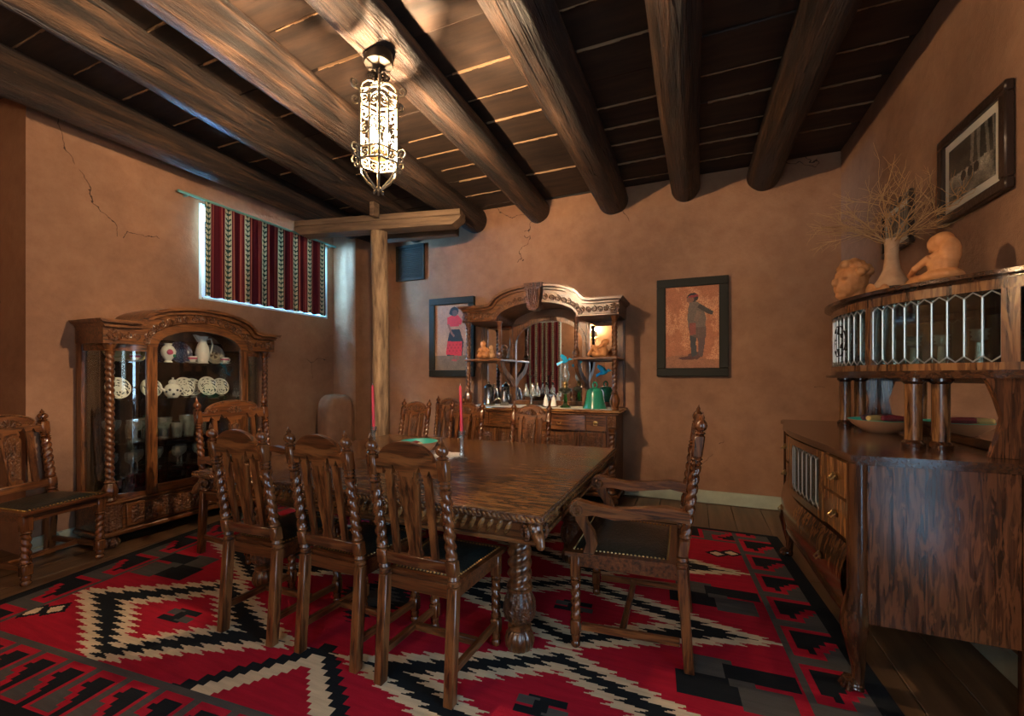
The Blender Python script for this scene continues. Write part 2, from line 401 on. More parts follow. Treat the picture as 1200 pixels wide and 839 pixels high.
# floor with planks that run along y
floor = slab('floor', [(XL - 1.2, XR + TH, YF - TH, YB + TH, -.12, -.022)], 'joint_chip')
x = XL - .62; k = 0
while x < XR:
    w = random.uniform(.21, .26); cut = random.uniform(.4, 3.6)
    for y0, y1 in ((YF, cut), (cut, YB)):
        x1 = min(x + w, XR)
        MB().box(x + .002, x1 - .002, y0 + .002, y1 - .002, -.022, random.uniform(-.0015, 0), .003).build('floor_plank', 'floor_board', floor)
    x += w
BEAMX = [(-4.0, -4.12), (-3.05, -3.38), (-2.40, -2.50), (-1.62, -1.68), (-.82, -.82), (-.07, -.085), (.66, .635)]   # x at y=1 and at the back wall
def bx(i, y): a, b = BEAMX[i]; return a + (b - a) * (y - 1) / 3.82
# ceiling: boards lie across the logs, bay by bay
ceil = slab('ceiling', [(XL - 1.2, XR + TH, YF - TH, YB + TH, ZC + .045, ZT)], 'ceil_board')
edges = [None] + list(range(7)) + [None]
for b in range(8):
    y = YF - random.uniform(0, .25)
    while y < YB:
        w = random.uniform(.27, .38); y1 = min(y + w, YB); ya = max(y, YF)
        ym = (y + y1) / 2
        xa = (XL - .7 if ym < 1.5 else XL) if b == 0 else bx(b - 1, ym); xb = XR if b == 7 else bx(b, ym)
        if y1 - ya > .02:
            dz = random.uniform(-.006, .006)
            MB().box(xa + .003, xb - .003, ya + .003, y1 - .003, ZC + dz, ZC + .045, .004).build('ceiling_board', 'ceil_board', ceil)
            if y1 < YB - .05 and y1 > .8 and random.random() < .72:
                m = MB(); n = 14; h = random.uniform(.002, .0042)
                la, lb = xa + random.uniform(.0, .25) * (xb - xa), xb - random.uniform(0, .2) * (xb - xa)
                for i in range(n):
                    p, q = la + (lb - la) * i / n, la + (lb - la) * (i + 1) / n; e = h * random.uniform(.5, 1.5)
                    m.prism([(p, y1 - e), (q, y1 - e), (q, y1 + e), (p, y1 + e)], ZC - .009 + random.uniform(-.003, .003), ZC + .02, 'xy')
                m.build('joint_strip', 'joint_chip', ceil, smooth=0)
        y += w
# walls
mb = MB()
out = [(XR, YB), (-3.95, YB), (-4.01, 4.805), (-4.035, 4.75), (-4.04, 4.50), (-4.05, 4.43), (-4.09, 4.40), (-4.2, 4.39), (-4.32, 4.385), (XL, 4.37), (XL - TH, 4.36), (XL - TH, YB + TH), (XR, YB + TH)]
mb.prism(out, -.1, ZT, 'xy'); tag(mb.build('wall_back', 'adobe', smooth=35), kind='structure')
slab('wall_right', [(XR, XR + TH, YF, DY0, -.1, ZT), (XR, XR + TH, DY1, YB + TH, -.1, ZT), (XR, XR + TH, DY0, DY1, DZ1, ZT), (XR, XR + TH, DY0, DY1, -.1, 0)], 'adobe')
JY = 1.515
slab('wall_left', [(XL - TH, XL, JY, 4.36, -.1, WZ0), (XL - TH, XL, JY, 4.36, WZ1, ZT), (XL - TH, XL, JY, WY0, WZ0, WZ1), (XL - TH, XL, WY1, 4.36, WZ0, WZ1)], 'adobe')
slab('wall_left_recess', [(XL - 1.1, XL - .6, YF, JY, -.1, ZT), (XL - .6, XL - TH, JY, JY + .3, -.1, ZT)], 'adobe')
slab('wall_front', [(XL - 1.1, XR + TH, YF - TH, YF, -.1, FZ0), (XL - 1.1, XR + TH, YF - TH, YF, FZ1, ZT), (XL - 1.1, FX0, YF - TH, YF, FZ0, FZ1), (FX1, GX0, YF - TH, YF, FZ0, FZ1), (GX1, XR + TH, YF - TH, YF, FZ0, FZ1), (GX0, GX1, YF - TH, YF, FZ0, GZ0), (GX0, GX1, YF - TH, YF, GZ1, FZ1)], 'adobe')
# baseboards
def baseb(name, rects):
    m = MB()
    for r in rects: m.box(*r, .006)
    tag(m.build(name, 'base_paint'), kind='structure')
baseb('baseboard_back', [(-3.6, XR - .02, YB - .022, YB - .001, .001, .13)])
baseb('baseboard_right', [(XR - .022, XR - .001, DY1 + .05, YB - .03, .001, .13), (XR - .022, XR - .001, YF + .02, DY0 - .05, .001, .13)])
baseb('baseboard_left', [(XL + .001, XL + .022, JY + .005, 4.34, .001, .13), (XL + .001, XL + .05, JY + .005, 4.34, .001, .06)])
# log beams
def log(i, r):
    (xa, xb) = BEAMX[i]; n, m = 26, 70; R = []
    ph = [random.uniform(0, 6.28) for _ in range(8)]
    kn = [(random.uniform(.6, 4.6), random.uniform(PI, 2 * PI), random.uniform(.008, .02)) for _ in range(7)]
    y0, y1 = YF + .01, YB - .002
    for q in range(m + 1):
        y = y0 + (y1 - y0) * q / m; t = y / 3.82
        ox = .018 * math.sin(1.1 * y + ph[0]); oz = .012 * math.sin(.9 * y + ph[1]); rr = r * (1 + .03 * math.sin(.8 * y + ph[2]) + .012 * math.sin(5 * y + ph[3]))
        ring = []
        for j in range(n):
            a = 2 * PI * j / n; k = rr * (1 + .018 * math.sin(3 * a + ph[4] + .3 * y) + .01 * math.sin(7 * a + ph[5]) + .006 * math.sin(9 * y + 4 * a + ph[6]))
            for (ky, ka, kh) in kn:
                da = (a - ka + PI) % (2 * PI) - PI
                k += kh * math.exp(-((y - ky) / .05) ** 2 - (da / .3) ** 2)
            ring.append((bx(i, y) + ox + k * math.cos(a), y, 3.205 + oz + k * math.sin(a)))
        R.append(ring)
    o = MB().rings(R).build('log_beam', 'log_wood', smooth=50)
    return o
BL = ['round log beam running along the side wall above the striped curtain', 'weathered log beam second from the wall with the striped curtain',
      'pale scuffed log beam whose end sits above the carved mirror buffet corner nearest the post', 'dark log beam that the iron lantern hangs from',
      'thick log beam whose end meets the wall between buffet and painting of a man', 'log beam whose end meets the wall straight above the painting of a man',
      'log beam nearest to the wall with the two black and white photographs']
for i, r in enumerate((.15, .15, .15, .14, .165, .14, .145)):
    tag(log(i, r), BL[i], 'beam', 'ceiling log beams')
# post with bolster boards
pt = thing('wooden_post', 'peeled tree trunk post under a bolster beside the vent', 'post', (-3.2, 3.87, 0))
R = []
ph = [random.uniform(0, 6) for _ in range(5)]
for q in range(41):
    z = .009 + 2.861 * q / 40; ring = []
    for j in range(22):
        a = 2 * PI * j / 22; k = .094 * (1 + .03 * math.sin(2 * z + ph[0]) + .035 * math.sin(3 * a + ph[1] + z) + .02 * math.sin(5 * a - 3 * z + ph[2])) - .006 * (q / 40)
        ring.append((.012 * math.sin(1.4 * z) + k * math.cos(a), k * math.sin(a), z))
    R.append(ring)
MB().rings(R).build('trunk', 'post_wood', pt, smooth=60)
bo = MB()
bo.prism([(-1.0, 2.93), (-.93, 2.875), (.86, 2.875), (.94, 2.93), (.96, 2.965), (-1.0, 2.965)], -.085, .085, 'xz')
bo.build('bolster', 'old_timber', pt, smooth=0, rot=(0, 0, math.radians(11.8)))
b2 = MB(); b2.box(-.99, .955, -.10, .10, 2.966, 3.03, .006); b2.build('bolster_cap', 'old_timber', pt, rot=(0, 0, math.radians(11.8)))
b3 = MB(); b3.box(.03, .085, -.2, -.105, 2.98, 3.13, .004); b3.build('peg', 'old_timber', pt)
b4 = tag(MB().box(-.5, .55, -.06, .06, 0, .11, .01).build('bolster_beam', 'old_timber', loc=(-3.05, 4.3, 2.9), rot=(0, 0, math.radians(8))),
         'short dark timber tucked behind the post bolster under the logs', 'beam')
# adobe stub in the corner
ab = MB(); R = []
for q in range(25):
    t = q / 24; z = 1.06 * t if t < .8 else .848 + .212 * math.sin((t - .8) / .2 * PI / 2)
    sc = 1 if t < .8 else max(.03, math.cos((t - .8) / .2 * PI / 2) ** .5)
    R.append([(sc * .15 * math.copysign(abs(math.cos(a)) ** .55, math.cos(a)), sc * .2 * math.copysign(abs(math.sin(a)) ** .55, math.sin(a)), z) for a in [2 * PI * j / 24 for j in range(24)]])
ab.rings(R); tag(ab.build('adobe_pier', 'adobe', smooth=60, loc=(-4.12, 4.16, 0), rot=(0, 0, -.1)), 'rounded waist-high adobe pier in the corner below the curtained window', 'pier')
# air vent on the back wall
vt = thing('air_vent', 'small dark louvred air vent high on the wall beside the post', 'vent', (-3.47, YB, 2.785))
m = MB(); m.box(-.225, .225, -.012, -.001, -.235, .235, .002); m.build('back_plate', 'vent_metal', vt)
m = MB()
for a in ((-.225, -.195, -.235, .235), (.195, .225, -.235, .235), (-.195, .195, .205, .235), (-.195, .195, -.235, -.205)): m.box(a[0], a[1], -.03, -.012, a[2], a[3], .003)
m.build('vent_frame', 'vent_metal', vt)
sl = MB(); sl.box(-.19, .19, -.026, -.016, -.007, .007, .002); s0 = sl.build('vent_slat', 'vent_metal', vt, loc=(0, 0, -.19), rot=(.5, 0, 0))
for i in range(1, 20): inst(s0, 'vent_slat', vt, (0, 0, -.19 + i * .02))

# ---------------------------------------------------------------- windows, curtains
def window(name, w, h, wall='left'):
    """in local axes: x across, y out of the room, z up; origin at the middle of the sill on the room side"""
    o = bpy.data.objects.new(name, None); COL.objects.link(o); tag(o, kind='structure')
    m = MB(); t = .032
    m.box(-w / 2, -w / 2 + t, -.004, .3, 0, h); m.box(w / 2 - t, w / 2, -.004, .3, 0, h); m.box(-w / 2 + t, w / 2 - t, -.004, .3, h - t, h); m.box(-w / 2 + t, w / 2 - t, -.012, .3, 0, t * .8)
    m.build('window_frame', 'window_paint', o)
    m = MB(); m.box(-.02, .02, .25, .29, t, h - t); m.box(-w / 2 + t, -.02, .25, .29, h / 2 - .015, h / 2 + .015); m.box(.02, w / 2 - t, .25, .29, h / 2 - .015, h / 2 + .015); m.build('muntin', 'window_paint', o)
    for a, b in ((-w / 2 + t, -.02), (.02, w / 2 - t)):
        for c, d in ((t, h / 2 - .015), (h / 2 + .015, h - t)):
            p = MB(); p.box(a, b, .268, .272, c, d, .001); p.build('window_pane', 'pane', o)
    return o
w1 = window('window_1', WY1 - WY0, WZ1 - WZ0); w1.location = (XL, (WY0 + WY1) / 2, WZ0); w1.rotation_euler = (0, 0, PI / 2)
w2 = window('window_2', FX1 - FX0, FZ1 - FZ0); w2.location = ((FX0 + FX1) / 2, YF, FZ0); w2.rotation_euler = (0, 0, PI)
w3 = window('fill_window', GX1 - GX0, GZ1 - GZ0); w3.location = ((GX0 + GX1) / 2, YF, GZ0); w3.rotation_euler = (0, 0, PI)  # unseen window, added only as an opening for fill light
door = bpy.data.objects.new('door_1', None); COL.objects.link(door); tag(door, kind='structure')
m = MB(); m.box(XR + .03, XR + .08, DY0, DY0 + .09, 0, DZ1); m.box(XR + .03, XR + .08, DY1 - .09, DY1, 0, DZ1); m.box(XR + .03, XR + .08, DY0 + .09, DY1 - .09, 0, .16); m.box(XR + .03, XR + .08, DY0 + .09, DY1 - .09, DZ1 - .09, DZ1)
for k in range(1, 4): z = .16 + (DZ1 - .25) * k / 4; m.box(XR + .035, XR + .075, DY0 + .09, DY1 - .09, z - .014, z + .014)
m.box(XR + .035, XR + .075, .686, .714, .16, DZ1 - .09); m.build('door_frame', 'window_paint', door)
for k in range(4):
    for a, b in ((DY0 + .09, .686), (.714, DY1 - .09)):
        z = .16 + (DZ1 - .25) * k / 4; MB().box(XR + .053, XR + .057, a, b, z + .014, z + (DZ1 - .25) / 4 - .014, .001).build('door_pane', 'pane', door)
MB().tube([(XR + .03, DY1 - .06, 1.0), (XR - .02, DY1 - .06, 1.0), (XR - .02, DY1 - .15, 1.0)], .009, 8).build('door_handle', 'brass', door)
CR, CS, CC, CG, CD = (.115, .007, .016), (.32, .10, .07), (.42, .37, .25), (.02, .05, .04), (.065, .005, .012)
def curtain(name, w, h, reps, fold, label, group=None, amp=.018):
    nu, nv = int(reps * 34), int(h / .012)
    s = np.arange(nu + 1) / nu; t = np.arange(nv + 1) / nv
    S, T = np.meshgrid(s, t, indexing='ij')
    a = amp * (.35 + .65 * (1 - T))
    yy = -a * (np.sin(S * fold * 2 * PI + .8 * np.sin(S * 9)) + .35 * np.sin(S * fold * 3.3 * 2 * PI + 1))
    xx = (S - .5) * w + .25 * a * np.cos(S * fold * 2 * PI); zz = T * h + .006 * np.sin(S * fold * 2 * PI) * (1 - T)
    V = np.stack([xx, yy, zz], -1).reshape(-1, 3)
    sc, tc = (s[:-1] + .5 / nu)[:, None] * reps % 1, (t[:-1] + .5 / nv)[None, :] * h
    sc = sc + 0 * tc; tc = tc + 0 * sc
    C = np.empty(sc.shape + (3,)); C[:] = CR
    C[(sc > .46) & (sc < .72)] = CD
    for p, q in ((.40, .45), (.80, .845), (.90, .915)): C[(sc > p) & (sc < q)] = CS
    lf = sc < .33; C[lf] = CC
    d = np.abs(sc - .165); C[lf & (d < .012)] = CG
    ph = ((tc - d * .22) / .052) % 1
    C[lf & (d < .13) & (d > .012) & (ph < .55 - d * 2.2)] = CG
    C[(np.abs(sc - .005) < .012) | (np.abs(sc - .325) < .012)] = CG
    # gathered heading
    o = tint_mesh(name, V, grid_idx(nu, nv), C.reshape(-1, 3), 'curtain_cloth', smooth=True)
    md = o.modifiers.new('thickness', 'SOLIDIFY'); md.thickness = .0025
    return tag(o, label, 'curtain', group)
c1 = curtain('striped_curtain', 1.475, .915, 7.4, 11, 'short dark red striped curtain with leafy bands over the high window', amp=.012)
c1.location = (XL + .05, (WY0 + WY1) / 2 - .03, 2.047); c1.rotation_euler = (0, 0, PI / 2)
rd = thing('curtain_rod', 'thin teal curtain rod above the high window', 'curtain rod', (XL + .05, 3.41, 2.965))
MB().tube([(0, -.94, 0), (0, .94, 0)], .013, 10).build('rod', 'rod_teal', rd)
for y in (-.86, .86): MB().box(-.049, .004, y - .01, y + .01, -.022, -.012, .002).build('bracket', 'rod_teal', rd)
for k in range(2):
    c = curtain('striped_curtain', .475, 1.95, 2.6, 5, 'long red striped curtain panel hanging ' + ('nearer the wall lamp' if k else 'farther from the wall lamp'), 'long curtain pair', .02)
    c.location = (FX0 + .24 + k * .47, YF + .06, .78); c.rotation_euler = (0, 0, PI)
rd = thing('curtain_rod', 'pale wooden curtain rod above the long striped curtains', 'curtain rod', ((FX0 + FX1) / 2, YF + .06, 2.76))
MB().box(-.55, .55, -.02, .02, 0, .05, .004).build('rod', 'base_paint', rd)
for x_ in (-.5, .5): MB().box(x_ - .015, x_ + .015, -.058, -.02, .01, .04, .002).build('bracket', 'base_paint', rd)

# ---------------------------------------------------------------- woven rug, cell by cell
NLc, NRc, FRc, FLc = (-3.56, .66), (.793, 1.05), (.612, 4.0), (-4.1, 4.03)
RW, RH, RUGZ = 4.5, 3.1, .008
def rug():
    nu, nv = 450, 500
    u = ((np.arange(nu) + .5) / nu - .5) * RW; v = ((np.arange(nv) + .5) / nv - .5) * RH
    U, V = np.meshgrid(u, v, indexing='ij')
    RED, BLK, CRM, GRY = (.36, .006, .022), (.006, .0085, .011), (.60, .47, .30), (.072, .068, .060)
    C = np.empty((nu, nv, 3)); C[:] = RED
    def saw(x): return np.abs((x % 1) - .5) * 2
    def diamond(cu, cv, sizes, cols, per=.037, amp=.095, p=.93):
        du, dv = np.abs(U - cu), np.abs(V - cv)
        for (hw, hh), c in zip(sizes, cols):
            dd = du - amp * (saw(dv / per) - .5)
            ee = np.where(dd > 0, dd / hw, 0) ** p + (dv / hh) ** p
            C[ee < 1] = c
    def step_diamond(cu, cv, sizes, cols, n):
        du, dv = np.abs(U - cu), np.abs(V - cv)
        for (hw, hh), c in zip(sizes, cols):
            sv = np.floor(dv / hh * n) / n
            C[(du / hw + sv < 1) & (dv < hh)] = c
    # between the columns: stepped pyramids on the near and far borders, a serrated lozenge in the middle
    for sg in (-1, 1):
        step_diamond(-.12, sg * 1.28, [(.47, .44), (.40, .36), (.28, .28)], [BLK, CRM, RED], 11)
    for cv in (-.40, .38): diamond(-.17, cv, [(.26, .26), (.15, .15)], [BLK, GRY], .037, .07)
    rows = (-.89, -.12, .68)
    seq = [CRM, BLK, CRM, RED]
    for cv in rows:
        diamond(-1.11, cv, [(.87, .40), (.72, .345), (.46, .285), (.33, .215)], seq)
        diamond(.95, cv, [(1.0, .40), (.84, .345), (.60, .285), (.47, .22)], seq)
        for cu in (-1.08, .93):
            def blk(a0, a1, b0, b1, c): C[(U > cu + a0) & (U < cu + a1) & (V > cv + b0) & (V < cv + b1)] = c
            blk(-.10, .06, -.055, -.015, BLK); blk(-.06, .10, .015, .055, BLK); blk(-.10, -.01, -.005, .04, GRY); blk(.01, .11, -.04, .005, GRY); blk(-.03, .03, -.03, .03, BLK)
    # block motifs between the rows at both sides
    for cv in (-.50, .28):
        for cu, s in ((1.70, 1), (-1.74, -1)):
            def blk(a0, a1, b0, b1, c): C[((U - cu) * s > a0) & ((U - cu) * s < a1) & (V > cv + b0) & (V < cv + b1)] = c
            blk(-.22, -.02, .0, .16, GRY); blk(-.06, .22, .02, .13, BLK); blk(-.26, .03, -.13, .02, BLK); blk(-.02, .18, -.16, -.0, GRY); blk(-.05, .05, -.02, .03, GRY)
    # pairs of little lozenges in the corners of the field
    for cu in (-1.86, 1.82):
        for cv in (-1.075, 1.0):
            for o_ in (-.048, .048):
                d_ = np.abs(U - cu - o_ * 1.0) / .062 + np.abs(V - cv - o_ * .5) / .055
                C[d_ < 1.25] = BLK
            for o_ in (-.048, .048):
                d_ = np.abs(U - cu - o_ * 1.0) / .062 + np.abs(V - cv - o_ * .5) / .055
                C[d_ < .72] = CRM
    # hook borders
    HK = ['GGGGGGGGGG', 'GGRRRRRRRR', 'GGRRKKKKKR', 'GGRKKKKKKR', 'GGRRRKKKKR', 'GGGGRRKKKR', 'GGGGGRRKKR', 'GGGGGGRKKR', 'RRRRRRRKKR', 'KKKKKKKKKK']
    col = {'G': GRY, 'R': RED, 'K': BLK}; tab = np.array([[col[c] for c in r] for r in HK])
    iu, iv = 1.93, 1.245
    def hooks(mask, along, depth, period):
        a = ((along / period) % 1 * 10).astype(int).clip(0, 9); b = (depth * 10).astype(int).clip(0, 9)
        C[mask] = tab[b[mask], a[mask]]
    dv_ = (np.abs(V) - iv) / (RH / 2 - iv); du_ = (np.abs(U) - iu) / (RW / 2 - iu)
    mN = (V < -iv) & (np.abs(U) < iu + .02); mF = (V > iv) & (np.abs(U) < iu + .02)
    hooks(mN, U + 5.01, dv_, .2); hooks(mF, U + 5.0, dv_, .32)
    mR = (U > iu); mL = (U < -iu)
    hooks(mR, V + 5.13, du_, .325); hooks(mL, V + 5.0, du_, .325)
    edge = (np.abs(U) > RW / 2 - .085) | (np.abs(V) > RH / 2 - .05); C[edge & (np.abs(U) > 0)] = BLK
    s = np.arange(nu + 1) / nu; t = np.arange(nv + 1) / nv
    S, T = np.meshgrid(s, t, indexing='ij')
    w4 = [(1 - S) * (1 - T), S * (1 - T), S * T, (1 - S) * T]
    X = sum(w * p[0] for w, p in zip(w4, (NLc, NRc, FRc, FLc))); Y = sum(w * p[1] for w, p in zip(w4, (NLc, NRc, FRc, FLc)))
    top = np.stack([X, Y, 0 * X + RUGZ], -1).reshape(-1, 3)
    fc = grid_idx(nu, nv); cols = C.reshape(-1, 3)
    # turned-down selvedge so that the rug has its thickness
    n0 = len(top); ring = [i * (nv + 1) for i in range(nu + 1)] + [nu * (nv + 1) + j for j in range(1, nv + 1)] + [i * (nv + 1) + nv for i in range(nu - 1, -1, -1)] + [j for j in range(nv - 1, 0, -1)]
    low = top[ring].copy(); low[:, 2] = .0005
    m = len(ring); fc = fc + [(ring[i], n0 + i, n0 + (i + 1) % m, ring[(i + 1) % m]) for i in range(m)]
    cols = np.vstack([cols, np.tile(BLK, (m, 1))])
    return tag(tint_mesh('woven_rug', np.vstack([top, low]), fc, cols, 'rug_wool'), 'large red, black, cream and grey woven rug with serrated diamonds', 'rug')
rug()
# ================================================================ LANTERN
def lantern():
    t = thing('iron_lantern', 'scrolled wrought iron hexagonal lantern glowing under a log beam', 'lantern', (-1.62, 1.95, 0))
    m = MB(); m.lathe([(.02, 3.0), (.075, 3.012), (.08, 3.025), (.075, 3.075)], n=24); m.build('canopy', 'iron', t)
    def link(z, a):
        P = [(.016 * math.cos(q) * math.cos(a), .016 * math.cos(q) * math.sin(a), z + .026 * math.sin(q)) for q in [2 * PI * i / 14 for i in range(14)]]
        MB().tube(P, .005, 6, True).build('chain_link', 'iron', t)
    link(2.98, 0); link(2.942, PI / 2)
    H = [2 * PI * k / 6 + .2 for k in range(6)]; r = .112
    m = MB()
    for z, rr in ((2.83, r), (2.80, r), (2.52, r), (2.46, r * .96)):
        m.tube([(rr * math.cos(a), rr * math.sin(a), z) for a in H], .007, 6, True)
    for a in H: m.tube([(r * math.cos(a), r * math.sin(a), 2.85), (r * math.cos(a), r * math.sin(a), 2.44)], .007, 6)
    for a in H:                                            # dome straps and bottom cage
        c, s = math.cos(a), math.sin(a)
        m.tube([(r * c, r * s, 2.83), (.10 * c, .10 * s, 2.865), (.07 * c, .07 * s, 2.895), (.02 * c, .02 * s, 2.915)], .006, 6)
        m.tube([(r * c, r * s, 2.46), (.105 * c, .105 * s, 2.42), (.07 * c, .07 * s, 2.37), (.025 * c, .025 * s, 2.33), (.015 * c, .015 * s, 2.312), (.03 * c, .03 * s, 2.30)], .006, 6)
    m.lathe([(.012, 2.31), (.022, 2.32), (.012, 2.335)], n=10)
    m.build('frame', 'iron_lit', t)
    m = MB(); m.lathe([(.03, 2.905), (.02, 2.92), (.012, 2.955)], n=12); m.build('cap', 'iron', t)
    def flat_scroll(a, u, z, r0, turns, hand, a0):
        """spiral in the panel plane facing angle a; u = sideways offset"""
        c, s = math.cos(a), math.sin(a); d = r * math.cos(PI / 6); P = []
        for i in range(23):
            q = i / 22; rr = r0 * (1 - .8 * q); an = a0 + hand * 2 * PI * turns * q
            x, zz = u + rr * math.cos(an), z + rr * math.sin(an); P.append((d * c - x * s, d * s + x * c, zz))
        return P
    for k in range(6):
        a = H[k] + PI / 6; m = MB(); d_ = r * math.cos(PI / 6) ; m.tube([(d_ * math.cos(a), d_ * math.sin(a), 2.82), (d_ * math.cos(a), d_ * math.sin(a), 2.465)], .006, 5)
        for z, h in ((2.765, 1), (2.615, -1)):
            for sd in (-1, 1): m.tube(flat_scroll(a, sd * .029, z, .032, 1.5, sd * h, PI / 2 if sd > 0 else PI / 2), .0042, 5)
        for sd in (-1, 1): m.tube(flat_scroll(a, sd * .026, 2.488, .022, 1.2, sd, -PI / 2), .004, 5)
        m.build('scroll_panel', 'iron_lit', t)
    for k in range(6):                                     # curls that stand off the corners
        c, s = math.cos(H[k]), math.sin(H[k])
        for z, sg in ((2.845, 1), (2.50, -1), (2.47, -1)):
            rr = .030 if z != 2.47 else .02
            P = [((r + rr + rr * (1 - .75 * q) * math.cos(PI + sg * 2.4 * PI * q)) * c, (r + rr + rr * (1 - .75 * q) * math.cos(PI + sg * 2.4 * PI * q)) * s, z + rr * (1 - .75 * q) * math.sin(PI + sg * 2.4 * PI * q)) for q in [i / 18 for i in range(19)]]
            MB().tube(P, .006, 6).build('corner_curl', 'iron_lit', t)
        P = [((.02 + .045 * math.sin(q * PI)) * c + 0, (.02 + .045 * math.sin(q * PI)) * s, 2.90 + .06 * q) for q in [i / 8 for i in range(9)]]
        rr = .028; P += [((.02 + rr * (1 - .7 * q) * math.sin(2 * PI * q)) * c, (.02 + rr * (1 - .7 * q) * math.sin(2 * PI * q)) * s, 2.972 - rr + rr * (1 - .7 * q) * math.cos(2 * PI * q)) for q in [i / 12 for i in range(1, 13)]]
        MB().tube(P, .006, 6).build('crown_curl', 'iron', t)
    m = MB(); m.lathe([(.055, 2.50), (.06, 2.51), (.02, 2.52), (.02, 2.54)], n=14); m.build('socket_plate', 'brass', t)
    for k in range(3):
        a = 2 * PI * k / 3 + .5; x, y = .045 * math.cos(a), .045 * math.sin(a)
        m = MB(); m.lathe([(.011, 2.512), (.011, 2.575)], x, y, 10); b = m.build('candle_sleeve', 'porcelain', t)
        m = MB(); m.lathe([(.008, 2.575), (.017, 2.60), (.018, 2.62), (.010, 2.65), (.002, 2.675)], x, y, 12); m.build('bulb', 'bulb_glow', t)
    l = bpy.data.lights.new('lantern_light', 'POINT'); l.energy = LANTERN_W; l.color = (1, .70, .42); l.shadow_soft_size = .028
    o = bpy.data.objects.new('lantern_light', l); COL.objects.link(o); o.parent = t; o.location = (0, 0, 2.625)
LANTERN_W = 300
lantern()
def sconce():
    t = thing('wall_sconce', 'small brass wall lamp with a flared shade beside the long curtains', 'lamp', (-2.35, YF, 2.25))
    MB().lathe([(.05, 0), (.05, .012), (.02, .03)], n=16, xf=lambda p: Vector((p.x, p.z + .001, p.y))).build('back_plate', 'brass', t)
    MB().tube([(0, .02, 0), (0, .09, -.03), (0, .13, 0), (0, .13, .05)], .008, 8).build('arm', 'brass', t)
    MB().lathe([(.014, .05), (.03, .075), (.026, .10), (.01, .13), (.002, .14)], 0, .13, 12).build('bulb', 'bulb_glow', t)
    m = MB(); m.lathe([(.10, .03), (.06, .19)], 0, .13, 20, cap=False); m.build('shade', 'doily_shade', t)
    l = bpy.data.lights.new('sconce_light', 'POINT'); l.energy = SCONCE_W; l.color = (1, .66, .36); l.shadow_soft_size = .06
    o = bpy.data.objects.new('sconce_light', l); COL.objects.link(o); o.parent = t; o.location = (0, .13, .23)
SCONCE_W = 60
plain('doily_shade', (.7, .6, .42), .9)
sconce()

